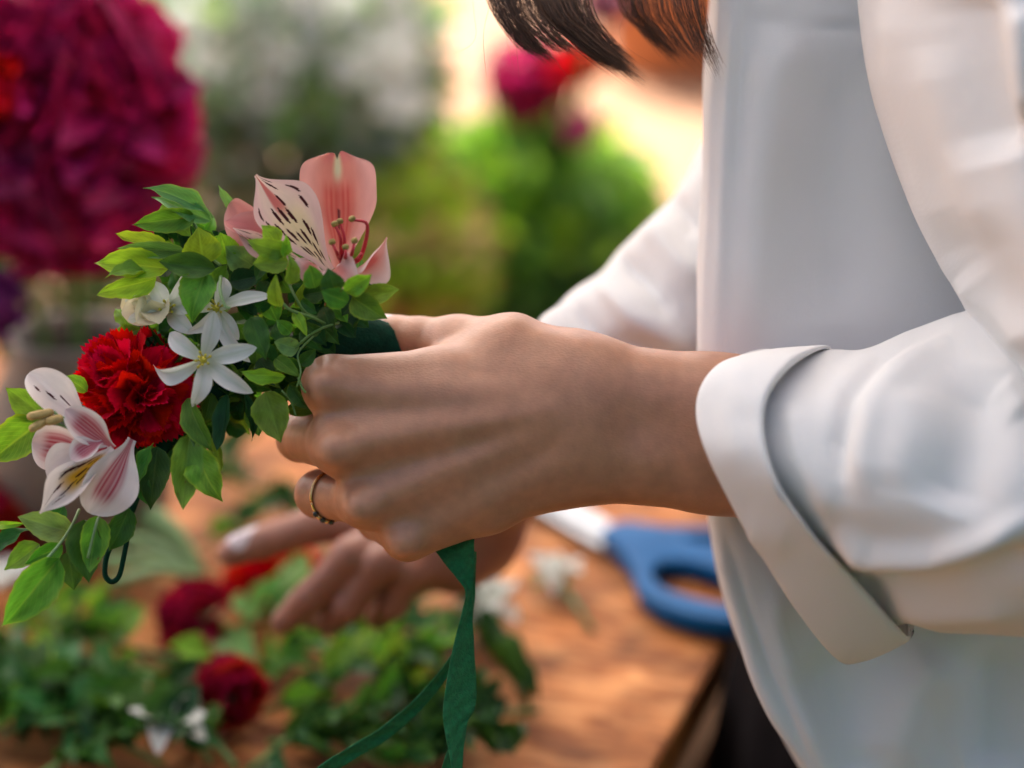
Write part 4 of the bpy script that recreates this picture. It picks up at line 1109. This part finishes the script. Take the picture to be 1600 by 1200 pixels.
# --- white star flowers
def star_col(t, s, y):
    c = lerp3((.66, .72, .60), (.76, .79, .76), ss(0, .5, t)); return lerp3(c, (.58, .67, .55), (1 - ss(.0, .25, abs(s))) * .5)
SPET = [blade(18, 10, lambda t: max(.05, math.sin(math.pi * min(1, .10 + .90 * t) ** 1.25) ** .62), fold=-.12 + .1 * k, bend=.15 + .12 * k, cup=.2, wav=.015, seed=k, colf=star_col, tipcurl=.1 * k, m=M['white_petal'], name='petal') for k in range(4)]
def star(parent, c, tips, wd=30):
    for i, (x, y, w, ro) in enumerate(tips):
        put('petal', SPET[i % 4], P(c[0] + (x - c[0]) * .06, c[1] + (y - c[1]) * .06, c[2] / 1000), P(x, y, w / 1000), wd * pxm(), ro, parent)
    cp = P(*c[:2], c[2] / 1000 - .002)
    for i in range(9):
        a = i * 2.4; rr = .0022 * math.sqrt(i / 9 + .1)
        b_ = cp + RGT * math.cos(a) * rr * .6 + UPV * math.sin(a) * rr * .6
        e_ = cp + RGT * math.cos(a) * rr * 1.6 + UPV * math.sin(a) * rr * 1.6 - FWD * (.0042 - .05 * rr)
        tube_obj('stamen', [b_, b_.lerp(e_, .6), b_.lerp(e_, .8), e_], [.0003, .0003, .0006, .0005], M['pistil'], parent, 5)
    bm = bmesh.new(); bmesh.ops.create_icosphere(bm, subdivisions=2, radius=.0015)
    me = bpy.data.meshes.new('pistil'); bm.to_mesh(me); bm.free(); me.materials.append(M['pistil'])
    link('pistil', me, parent, Matrix.Translation(cp - FWD * .001))
st = link('star_flower', None, crown)
star(st, (318, 562, -14), [(401, 543, -18, 5), (392, 614, -18, 10), (304, 634, -18, -15), (236, 580, -12, -25), (335, 486, -14, 20), (262, 520, -10, -10)], 29)
st = link('star_flower', None, crown)
star(st, (338, 482, -4), [(422, 462, -12, -35), (386, 566, -8, 25), (352, 432, -2, 10), (300, 520, -10, -20), (280, 470, -6, 0), (372, 530, -6, 0)], 25)
st = link('star_flower', None, crown)
star(st, (262, 482, -2), [(195, 470, -6, 10), (238, 440, -4, 0), (290, 432, -4, 20), (318, 470, -4, 0), (200, 500, -10, -20), (300, 520, -8, 10)], 29)
cf = link('cream_flower', None, crown)
cpm = blade(14, 10, obov, fold=.1, bend=.3, cup=.4, wav=.03, seed=3, m=M['cream'], name='petal')
for i, (x, y, w, ro) in enumerate([(192, 462, 0, 0), (190, 490, -8, 10), (215, 505, -12, 20), (250, 505, -12, 0), (205, 470, -8, 30), (235, 470, -10, -10)]):
    put('petal', cpm, P(244, 488, .002), P(x, y, w / 1000), 50 * pxm(), ro, cf)
for b_, c in [((318, 564, -.010), (330, 600, .012)), ((338, 484, 0), (350, 540, .018)), ((262, 484, 0), (290, 560, .018))]:
    tube_obj('stem', [P(*b_), P((b_[0] + c[0]) / 2 + 4, (b_[1] + c[1]) / 2, (b_[2] + c[2]) / 2), P(*c)], .0011, M['stem_pale'], crown, 6)

# ------------------------------------------------------------------ floral tape hanging from the hand
tape = empty('floral_tape', P(720, 870, .02))
tag(tape, 'strip of green florist tape hanging twisted below the hand', 'tape')
def ribbon(name, L_, Rr, m, parent):
    """left and right border points; joined to a thin crinkled band"""
    l = catmull([np.array(P(*q)) for q in L_], 10); r = catmull([np.array(P(*q)) for q in Rr], 10)
    n = 7; V, F = [], []
    for i in range(len(l)):
        for j in range(n):
            k = j / (n - 1); p = l[i] * (1 - k) + r[i] * k
            p = p + np.array(FWD) * (.0012 * math.sin(k * 3.1) + .0005 * math.sin(i * .7 + j)); V.append(p)
    for i in range(len(l) - 1):
        for j in range(n - 1):
            a = i * n + j; F.append((a, a + 1, a + n + 1, a + n))
    o = link(name, mesh(name, V, F, m=m), parent)
    md = o.modifiers.new('s', 'SOLIDIFY'); md.thickness = .0003
    return o
ribbon('strip', [(668, 840, .020), (688, 872, .014), (712, 902, .010), (727, 925, .008), (722, 955, .008), (708, 1010, .006), (696, 1075, .004), (692, 1120, .003), (698, 1160, .002), (706, 1205, .001), (712, 1290, .0)],
       [(742, 822, .012), (741, 852, .010), (741, 885, .010), (738, 928, .012), (738, 960, .012), (741, 1020, .014), (744, 1070, .014), (742, 1105, .012), (729, 1135, .010), (722, 1200, .008), (716, 1290, .006)], M['tape'], tape)
ribbon('strip', [(737, 860, .018), (734, 930, .022), (724, 985, .024), (700, 1030, .026), (652, 1088, .026), (597, 1135, .026), (542, 1169, .024), (492, 1202, .022), (436, 1258, .020)],
       [(744, 862, .022), (742, 932, .026), (734, 990, .028), (712, 1039, .030), (665, 1102, .030), (609, 1153, .030), (553, 1187, .028), (504, 1220, .026), (449, 1274, .024)], M['tape'], tape)
ribbon('strip', [(700, 1170, .022), (690, 1200, .02), (680, 1260, .02)], [(712, 1178, .026), (708, 1205, .026), (704, 1262, .026)], M['tape'], tape)

# ================================================================== ON THE TABLE
Z0 = TABLE_Z
def T(px, py, h=0.0): return on_level(px, py, Z0 + h)
# scissors
sc0 = T(1000, 900)
sciss = empty('scissors', sc0); tag(sciss, 'blue-handled steel scissors lying at the edge of the wooden table', 'scissors')
def flat_loop(name, outer, inner, z0, th, m, parent):
    n = len(outer); V = []
    for z in (z0, z0 + th):
        V += [Vector((p.x, p.y, z)) for p in outer] + [Vector((p.x, p.y, z)) for p in inner]
    F = []
    for i in range(n):
        j = (i + 1) % n
        F += [(i, j, n + j, n + i)[::-1], (2 * n + i, 2 * n + j, 3 * n + j, 3 * n + i), (i, j, 2 * n + j, 2 * n + i), (n + i, n + j, 3 * n + j, 3 * n + i)[::-1]]
    o = link(name, mesh(name, V, F, m=m), parent)
    md = o.modifiers.new('b', 'BEVEL'); md.width = .003; md.segments = 3; md.limit_method = 'ANGLE'
    return o
def loop_pts(pts, n=8): return [Vector(q) for q in catmull([np.array(T(*q)) for q in pts], n, True)]
flat_loop('handle', loop_pts([(955, 872), (990, 858), (1060, 872), (1150, 892), (1230, 930), (1250, 980), (1200, 1008), (1110, 1004), (1040, 985), (1000, 955), (985, 915)]),
          loop_pts([(1020, 925), (1035, 912), (1080, 912), (1140, 930), (1190, 950), (1205, 972), (1175, 982), (1120, 976), (1065, 962), (1035, 950), (1022, 938)]), Z0 + .003, .012, M['blue'], sciss)
flat_loop('handle', loop_pts([(940, 868), (975, 850), (1040, 858), (1130, 862), (1220, 870), (1280, 890), (1270, 915), (1200, 912), (1120, 896), (1040, 890), (985, 890)]),
          loop_pts([(1070, 872), (1110, 870), (1160, 874), (1210, 880), (1245, 892), (1238, 902), (1200, 900), (1150, 894), (1110, 888), (1085, 882), (1072, 877)]), Z0 + .0045, .011, M['blue'], sciss)
for pts, z in [([(990, 868), (960, 882), (900, 852), (820, 800), (780, 765), (860, 800), (930, 838)], .0062), ([(985, 862), (950, 862), (880, 826), (800, 768), (770, 748), (850, 782), (930, 828)], .0088)]:
    lo_ = [Vector(q) for q in catmull([np.array(T(*q)) for q in pts], 4, True)]; n = len(lo_)
    V = [Vector((p.x, p.y, Z0 + z)) for p in lo_] + [Vector((p.x, p.y, Z0 + z + .0022)) for p in lo_]
    F = [tuple(range(n)), tuple(range(n, 2 * n))] + [(i, (i + 1) % n, n + (i + 1) % n, n + i) for i in range(n)]
    link('blade', mesh('blade', V, F, False, m=M['steel']), sciss)
pv = T(972, 868)
lathe('pivot_screw', [(.005, 0), (.005, .003), (.003, .004), (.0005, .0042)], (pv.x, pv.y, Z0 + .0112), M['steel'], sciss, 16)

# leafy sprigs
def sprig(px, py, ang, length, label, n=16, mats=('mid', 'dark', 'deep'), lsz=.022, seed=0, lift=.03, kinds='llo', group='leafy sprigs heaped on the table'):
    rg = random.Random(seed); b = T(px, py, .004)
    r = empty('leafy_sprig', b); tag(r, label, 'sprig', group)
    d = Vector((math.cos(ang), math.sin(ang), 0)); s = Vector((-d.y, d.x, 0))
    pts = [b, b + d * length * .35 + s * rg.uniform(-.02, .02) + Vector((0, 0, lift * .7)), b + d * length * .7 + s * rg.uniform(-.03, .03) + Vector((0, 0, lift)), b + d * length + s * rg.uniform(-.04, .04) + Vector((0, 0, lift * .5))]
    path = catmull([np.array(q) for q in pts], 8)
    tube_obj('stem', path, np.linspace(.0018, .0008, len(path)), M['stem'], r, 6)
    for i in range(n):
        k = .12 + .88 * (i + 1) / n; c = Vector(path[min(len(path) - 1, int(k * (len(path) - 1)))])
        sd = 1 if i % 2 else -1
        dd = (d * rg.uniform(.2, .9) + s * sd * rg.uniform(.5, 1) + Vector((0, 0, rg.uniform(-.1, .7)))).normalized()
        L_ = lsz * rg.uniform(.7, 1.3)
        tip = c + dd * L_
        if tip.z < Z0 + .003: tip.z = Z0 + .003
        put('leaf', leaf_mesh(rg.choice(kinds), rg.choice(mats), i % 7), c, tip, L_ * rg.uniform(.34, .62), rg.uniform(-60, 60), r, (0, 0, 1))
    return r
DK, MD, LM = ('deep', 'dark', 'dark'), ('mid', 'dark', 'deep'), ('mid', 'lime', 'dark')
SPR = [
    (270, 1135, 2.95, .10, 'dark sprig reaching left from the white petals', DK), (255, 1195, 3.1, .12, 'dark sprig along the bottom edge left of the white petals', DK),
    (140, 1055, 3.0, .07, 'leafy sprig on the left below the wire loop', MD), (205, 1100, 3.3, .09, 'mid green sprig above the white petals', MD),
    (0, 1150, .1, .09, 'dark sprig entering from the left edge near the bottom', DK), (-25, 1070, .0, .08, 'bright green sprig entering from the left edge under the crown tail', LM),
    (-15, 1005, .1, .06, 'yellowish green sprig at the left edge just under the crown tail', LM), (60, 1215, .2, .08, 'dark sprig in the bottom left corner', DK),
    (120, 1150, 3.2, .07, 'green sprig between the left edge and the white petals', MD), (375, 1065, .15, .08, 'light green sprig right of the dull red bloom', LM),
    (400, 1115, .0, .08, 'green sprig below and right of the dull red bloom', LM), (420, 1160, -.05, .09, 'dark sprig left of the thin trailing tape', MD),
    (385, 1205, .0, .10, 'dark sprig cut off by the bottom edge under the dull red bloom', DK), (530, 1195, .0, .08, 'dark sprig behind the trailing tape at the bottom edge', DK),
    (555, 1105, .1, .05, 'small green sprig left of the hanging tape', MD), (610, 1165, -.1, .05, 'small dark sprig between the two green tapes', DK),
    (450, 1045, .2, .05, 'yellowish green sprig under the far fingertips', LM), (360, 1000, .1, .05, 'small pale sprig right of the crimson bloom', ('pale', 'mid')),
    (310, 850, .1, .06, 'dark sprig behind the fingertip with the pale nail', MD), (420, 770, 2.6, .05, 'dark sprig seen between the crown and the ring finger', DK),
    (590, 1010, .0, .05, 'small sprig on the wood just under the far hand', MD)]
for i, (x, y, a, l, lb, mt) in enumerate(SPR): sprig(x, y, a, l, lb, 18 if l < .08 else 26, mt, seed=i + 3, lsz=.024, lift=.022)
# tiny yellow buds among the sprigs
# carnation heads lying about
def table_bloom(px, py, rad, mat, label, axis, seed, name='carnation_head', cat='carnation', group='cut blooms lying on the table', n=34):
    c = T(px, py, rad * .9); e = empty(name, T(px, py)); tag(e, label, cat, group)
    carnation(e, c, axis, rad, mat, n, seed)
    ax = Vector(axis).normalized(); s0 = c - ax * rad * .2; s1 = c - ax * rad * 1.5
    s1.z = max(s1.z, Z0 + .006); s2 = s1 - Vector((ax.x, ax.y, 0)).normalized() * .05 if (ax.x or ax.y) else s1; s2.z = Z0 + .004
    tube_obj('calyx', catmull([np.array(s0), np.array(s0.lerp(s1, .5)), np.array(s1)], 4), [rad * .2, rad * .28, rad * .3, rad * .3, rad * .28, rad * .25, rad * .2, rad * .14, rad * .1], M['stem_pale'], e, 10)
    tube_obj('stem', [s1, s1.lerp(s2, .5), s2], .0018, M['stem'], e, 6)
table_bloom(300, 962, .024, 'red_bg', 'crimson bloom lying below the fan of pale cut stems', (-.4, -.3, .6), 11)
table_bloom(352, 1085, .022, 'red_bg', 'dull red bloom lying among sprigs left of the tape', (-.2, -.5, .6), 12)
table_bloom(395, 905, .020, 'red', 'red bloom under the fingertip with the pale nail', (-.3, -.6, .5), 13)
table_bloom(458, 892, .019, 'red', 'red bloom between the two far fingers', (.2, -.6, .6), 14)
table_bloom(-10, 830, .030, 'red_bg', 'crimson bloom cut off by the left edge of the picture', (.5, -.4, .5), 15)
# white blossoms
def white_bloom(px, py, L_, label, seed, n=9, green=True):
    rg = random.Random(seed); c = T(px, py, .022 if not green else .012); e = empty('white_blossom', T(px, py)); tag(e, label, 'blossom', 'white blossoms lying on the table')
    for i in range(n):
        a = i * 2.4 + rg.uniform(-.2, .2)
        d = Vector((math.cos(a), math.sin(a), rg.uniform(.1, .9))).normalized() * L_ * rg.uniform(.8, 1.1)
        put('petal', SPET[i % 4], c, c + d, L_ * .6, rg.uniform(-20, 20), e, (0, 0, 1))
    if green:
        for i in range(5):
            a = i * 1.26; d = Vector((math.cos(a), math.sin(a), -.25)).normalized() * L_ * .9
            t_ = c + d; t_.z = max(t_.z, Z0 + .002)
            put('sepal', leaf_mesh('l', 'pale', i), c, t_, L_ * .4, 0, e, (0, 0, 1))
        s2 = c + Vector((.02, -.05, 0)); s2.z = Z0 + .003
        tube_obj('stem', [c, c.lerp(s2, .5), s2], .0015, M['stem_pale'], e, 6)
white_bloom(868, 900, .020, 'small white blossom lying left of the scissors handle', 1)
white_bloom(762, 955, .024, 'white blossom right of the hanging tape', 2)
white_bloom(262, 1142, .024, 'white petals lying at the bottom left among sprigs', 3, n=6, green=False)
white_bloom(5, 770, .030, 'white blossom at the left edge behind the crown', 4)
white_bloom(0, 915, .022, 'white blossom at the left edge below the lily', 5, green=False)
# long leaves and stems
dl = empty('long_leaf', T(745, 1000)); tag(dl, 'long dark green leaf lying right of the hanging tape', 'leaf')
for (x0, y0, x1, y1, wd, mt) in [(735, 975, 842, 1118, .020, 'deep'), (745, 1000, 835, 1112, .012, 'dark')]:
    put('blade', leaf_mesh('l', mt, 2 if mt == 'deep' else 4), T(x0, y0, .010), T(x1, y1, .006), wd, 0, dl, (0, 0, 1))
put('blade', leaf_mesh('l', 'pale', 3), T(660, 985, .008), T(735, 960, .016), .022, 0, dl, (0, 0, 1))
put('blade', leaf_mesh('o', 'mid', 1), T(720, 1000, .010), T(690, 960, .02), .02, 0, dl, (0, 0, 1))
fan = empty('stalk_bundle', T(300, 905)); tag(fan, 'fan of pale green cut stalks behind the wire loop', 'stalks')
for i, (x, y, r) in enumerate([(190, 800, .006), (215, 790, .006), (170, 838, .005), (165, 880, .005), (180, 910, .004), (240, 800, .005)]):
    a, b_ = T(325, 915, .012 + .003 * (i % 2)), T(x, y, .02 + .006 * i)
    tube_obj('stalk', catmull([np.array(a), np.array(a.lerp(b_, .5) + Vector((0, 0, .008))), np.array(b_)], 6), np.linspace(r * .6, r, 13), M['stem_pale'], fan, 8)
for i, (x, y, x1, y1) in enumerate([(340, 985, 300, 970), (345, 995, 400, 1030), (330, 1025, 260, 1015), (395, 940, 385, 985)]):
    e = empty('loose_leaf', T(x, y)); tag(e, ['pale leaf touching the crimson bloom', 'pale leaf pointing from the crimson bloom to the sprigs', 'yellowish leaf on bare wood below the crimson bloom', 'pale leaf beneath the red blooms'][i], 'leaf', 'loose leaves on the table')
    put('blade', leaf_mesh('o', ('pale', 'pale', 'lime', 'pale')[i], i), T(x, y, .012), T(x1, y1, .022), .02, 0, e, (0, -.5, 1))
for i, (a, b_, c) in enumerate([((560, 1005), (620, 1060), (690, 1075)), ((560, 1085), (640, 1120), (840, 1110)), ((190, 1010), (300, 1120), (370, 1200)), ((80, 1010), (230, 1060), (330, 1190)), ((60, 985), (160, 1005), (330, 1040)), ((0, 1100), (150, 1080), (280, 1030)), ((420, 1010), (500, 1030), (690, 1045))]):
    e = empty('flower_stalk', T(*a)); tag(e, ['thin stem passing behind the hanging tape under the far hand', 'thin stem running right past the tape to the long dark leaf', 'long thin stem crossing the white petals', 'long thin stem running below the crimson bloom to the bottom edge', 'thin stem lying across bare wood just under the wire loop', 'thin stem rising from the left edge towards the crimson bloom', 'thin stem lying just below the far fingers'][i], 'stem', 'thin cut stems on the table')
    tube_obj('shaft', catmull([np.array(T(*a, .012)), np.array(T(*b_, .02)), np.array(T(*c, .008))], 8), .0018, M['stem'], e, 6)

# ================================================================== BEHIND THE TABLE
PPET = {}
def peony(parent, c, rad, mat, n, seed, squash=(1, 1, 1), sz=.55, heart=.62):
    if mat not in PPET: PPET[mat] = [blade(9, 8, obov, fold=.1, bend=.3 + .1 * k, cup=.7, wav=.06, seed=k, tipcurl=-.2 + .2 * k, m=M[mat], name='petal') for k in range(4)]
    rg = random.Random(seed)
    bm = bmesh.new(); bmesh.ops.create_icosphere(bm, subdivisions=3, radius=rad * heart)
    for v in bm.verts: v.co = Vector((v.co.x * squash[0], v.co.y * squash[1], v.co.z * squash[2])) * (1 + .12 * math.sin(v.co.x * 9 / rad) * math.sin(v.co.z * 8 / rad))
    me = bpy.data.meshes.new('heart'); bm.to_mesh(me); bm.free(); me.materials.append(M[mat])
    link('heart', me, parent, Matrix.Translation(Vector(c)))
    for i in range(n):
        z = 1 - 2 * (i + .5) / n; a = i * 2.39996; q = math.sqrt(1 - z * z)
        d = Vector((q * math.cos(a), q * math.sin(a), z)); d = (d + Vector((rg.gauss(0, .18), rg.gauss(0, .18), rg.gauss(0, .18)))).normalized()
        d2 = Vector((d.x * squash[0], d.y * squash[1], d.z * squash[2]))
        b0 = Vector(c) + d2 * rad * rg.uniform(.35, .6); t0 = Vector(c) + d2 * rad * rg.uniform(.85, 1.06) + Vector((0, 0, rad * .08))
        put('petal', PPET[mat][i % 4], b0, t0, rad * sz * rg.uniform(.7, 1.15), rg.uniform(0, 360), parent, Vector((rg.gauss(0, 1), rg.gauss(0, 1), 1)))
# big magenta bloom in a stoneware vase
pw = .40
pc = P(88, 212, pw)
base = Vector((pc.x, pc.y, TABLE_Z))
vase = empty('stoneware_vase', base); tag(vase, 'grey-brown stoneware vase under the big magenta bloom', 'vase')
lathe('body', [(.040, .001), (.052, .02), (.058, .06), (.050, .10), (.036, .125), (.040, .135), (.037, .135), (.032, .124), (.045, .09)], base, M['ceramic'], vase)
pe = empty('magenta_peony', base + Vector((0, 0, .1))); tag(pe, 'huge magenta peony bloom at the upper left', 'peony', 'large blooms behind the table')
tube_obj('stem', catmull([np.array(base + Vector((0, .01, .05))), np.array(base + Vector((.004, 0, .15))), np.array(pc)], 6), .004, M['stem'], pe, 8)
peony(pe, pc, .089, 'magenta', 270, 3, (.95, .8, 1.08), .36)
pu = empty('purple_bloom', base + Vector((-.03, -.01, .1))); tag(pu, 'purple bloom at the left edge below the magenta peony', 'flower', 'large blooms behind the table')
pc2 = P(2, 480, pw - .02)
tube_obj('stem', catmull([np.array(base + Vector((-.01, 0, .06))), np.array(base + Vector((-.02, -.004, .15))), np.array(pc2)], 6), .003, M['stem'], pu, 8)
peony(pu, pc2, .020, 'purple', 40, 5, (.8, .8, 1.2))
rd = empty('red_bloom', base + Vector((-.03, .03, .1))); tag(rd, 'red bloom beside the magenta peony at the upper left corner', 'flower', 'large blooms behind the table')
pc3 = P(-20, 130, pw - .06)
tube_obj('stem', catmull([np.array(base + Vector((-.012, .01, .06))), np.array(base + Vector((-.05, 0, .15))), np.array(pc3)], 6), .003, M['stem'], rd, 8)
peony(rd, pc3, .026, 'red', 50, 6)

def clump(name, parent, c, ext, n, mats, lsz, seed, kinds='ol', up=.3):
    """a foliage mass: many real leaves joined into one crown mesh with several greens"""
    rg = random.Random(seed); V, F, mi = [], [], []
    prof = {'o': ovate, 'l': lanceo, 'r': round_leaf}
    for i in range(n):
        while True:
            q = Vector((rg.uniform(-1, 1), rg.uniform(-1, 1), rg.uniform(-1, 1)))
            if q.length <= 1: break
        q = q * (q.length ** -.35 if q.length > .05 else 1)
        if q.length > 1.05: q.normalize()
        p = Vector((c[0] + q.x * ext[0], c[1] + q.y * ext[1], c[2] + q.z * ext[2])) + Vector((rg.gauss(0, 1), rg.gauss(0, 1), rg.gauss(0, 1))) * .07 * ext[0]
        d = (q * .6 + Vector((rg.gauss(0, .6), rg.gauss(0, .6), rg.gauss(up, .5)))).normalized(); L_ = lsz * rg.uniform(.6, 1.3)
        fm = frame(p, p + d * L_, L_ * rg.uniform(.45, .7), rg.uniform(0, 360), (rg.gauss(0, 1), rg.gauss(0, 1), 1.3))
        o = len(V); pr = prof[rg.choice(kinds)]
        for k in range(5):
            t = k / 4; wv = pr(t) * .5
            for s in (-1, 0, 1): V.append(fm @ Vector((t, wv * s, .2 * abs(wv * s) - .12 * (t - .5) ** 2)))
        for k in range(4):
            for s in range(2):
                a = o + k * 3 + s; F.append((a, a + 3, a + 4, a + 1))
        mi += [rg.randrange(len(mats))] * 8
    me = mesh(name, V, F)
    for m_ in mats: me.materials.append(M[m_])
    me.polygons.foreach_set('material_index', mi); me.update()
    return link(name, me, parent)
def potted(px, py, w, ext, n, mats, lsz, seed, label, name, pot_mat, pot_r=.13, pot_h=.26, cat='plant', kinds='ol'):
    c = P(px, py, w); g = Vector((c.x, c.y, 0))
    e = empty(name, g); tag(e, label, cat)
    clump('foliage', e, c, ext, n, mats, lsz, seed, kinds)
    lathe('pot', [(pot_r * .75, .001), (pot_r * .8, .02), (pot_r, pot_h), (pot_r * 1.08, pot_h), (pot_r * 1.08, pot_h + .02), (pot_r * .92, pot_h + .02), (pot_r * .9, pot_h - .03)], g, M[pot_mat], e)
    lathe('soil', [(pot_r * .90, pot_h - .04), (pot_r * .5, pot_h - .03), (.001, pot_h - .025)], g, M['wood_dark'], e)
    rg = random.Random(seed)
    for i in range(7):
        q = c + Vector((rg.uniform(-.6, .6) * ext[0], rg.uniform(-.6, .6) * ext[1], rg.uniform(-.2, .5) * ext[2]))
        tube_obj('stem', catmull([np.array(g + Vector((rg.uniform(-.03, .03), rg.uniform(-.03, .03), pot_h - .04))), np.array(g.lerp(q, .6) + Vector((0, 0, .1))), np.array(q)], 5), np.linspace(.006, .003, 11), M['stem'], e, 6)
    return e, c
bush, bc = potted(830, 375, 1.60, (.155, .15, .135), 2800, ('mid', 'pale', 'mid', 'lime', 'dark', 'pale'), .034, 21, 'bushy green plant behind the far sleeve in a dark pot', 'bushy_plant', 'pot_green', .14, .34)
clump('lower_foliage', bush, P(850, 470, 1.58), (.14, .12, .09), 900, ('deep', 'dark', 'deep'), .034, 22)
# magenta blooms standing above it
for i, (x, y, w, r, mt, lb) in enumerate([(826, 128, 1.50, .055, 'magenta', 'magenta peony behind the hanging hair'), (900, 100, 1.42, .032, 'red', 'red bloom right beside the farther peony under the hair'), (905, 203, 1.45, .022, 'pink', 'small bright pink bud below the farther peony'), (945, 2, 1.3, .030, 'mauve', 'mauve bloom at the top edge behind the hair')]):
    c = P(x, y, w); e = empty('peony_bloom', Vector((c.x, c.y, .5))); tag(e, lb, 'flower', 'blooms standing behind the green bush')
    tube_obj('stem', catmull([np.array(Vector((bc.x + .01 * i, bc.y, .32))), np.array(Vector((bc.x + .3 * (c.x - bc.x), bc.y + .02, .6))), np.array(c)], 6), .004, M['stem'], e, 6)
    peony(e, c, r, mt, 70, 30 + i)
# pale flowering shrub at upper left
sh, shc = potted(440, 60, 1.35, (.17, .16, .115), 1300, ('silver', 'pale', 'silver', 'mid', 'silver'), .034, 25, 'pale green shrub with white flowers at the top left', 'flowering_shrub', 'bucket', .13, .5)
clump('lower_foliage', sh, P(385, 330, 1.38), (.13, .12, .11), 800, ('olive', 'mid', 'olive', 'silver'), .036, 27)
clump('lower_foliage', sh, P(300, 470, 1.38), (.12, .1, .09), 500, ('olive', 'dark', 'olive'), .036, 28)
rg = random.Random(9)
for i in range(120):
    c = P(rg.uniform(290, 640), rg.uniform(-30, 165) if i % 3 else rg.uniform(-30, 60), 1.35 + rg.uniform(-.16, .05))
    f = link('white_flower', None, sh)
    for k in range(5):
        a = k * 1.257; d = (RGT * math.cos(a) + UPV * math.sin(a) - FWD * .4) * .021
        put('petal', SPET[k % 4], c, c + d, .017, 0, f)
# blue-grey bucket with tall leaves
bkc = P(575, 215, 1.55)
bk = empty('tall_bucket', (bkc.x, bkc.y, 0)); tag(bk, 'blue-grey metal bucket right of the pale shrub', 'bucket')
lathe('body', [(.06, .001), (.062, .02), (.075, bkc.z + .07), (.080, bkc.z + .07), (.080, bkc.z + .08), (.070, bkc.z + .08), (.060, .1)], (bkc.x, bkc.y, 0), M['bucket'], bk)
tl = empty('tall_leaves', (bkc.x, bkc.y, .3)); tag(tl, 'upright green leaves standing in the blue-grey bucket', 'leaves')
for i in range(12):
    x = bkc.x + random.uniform(-.045, .045); y = bkc.y + random.uniform(-.045, .045)
    put('blade', leaf_mesh('l', random.choice(('mid', 'dark', 'pale')), i % 7), (x, y, bkc.z - .08), (x + random.uniform(-.05, .03), y + random.uniform(-.03, .03), bkc.z + random.uniform(.12, .24)), .035, 0, tl, (0, -1, .2))
# ochre grass-like plant between crown and bush
og, oc = potted(640, 400, 1.30, (.075, .09, .085), 600, ('lime', 'mid', 'lime', 'anther_tan'), .035, 33, 'yellowish green plant between the pink lily and the bush', 'yellowish_plant', 'terracotta', .12, .3)
potted(30, 440, 1.25, (.17, .12, .12), 900, ('olive', 'dark', 'olive', 'deep'), .036, 44, 'dull olive shrub behind the stoneware vase at the left edge', 'olive_shrub', 'ceramic', .14, .3)
# terracotta planter far right behind the hair
tp = on_level(1062, 112, 0)
pl = empty('terracotta_planter', (tp.x, tp.y, 0)); tag(pl, 'terracotta planter behind the hair beside the shirt', 'planter')
lathe('body', [(.22, .001), (.24, .03), (.30, .56), (.33, .56), (.33, .64), (.28, .64), (.27, .5), (.2, .48), (.001, .48)], (tp.x, tp.y, 0), M['terracotta'], pl)
bpy.context.view_layer.update()
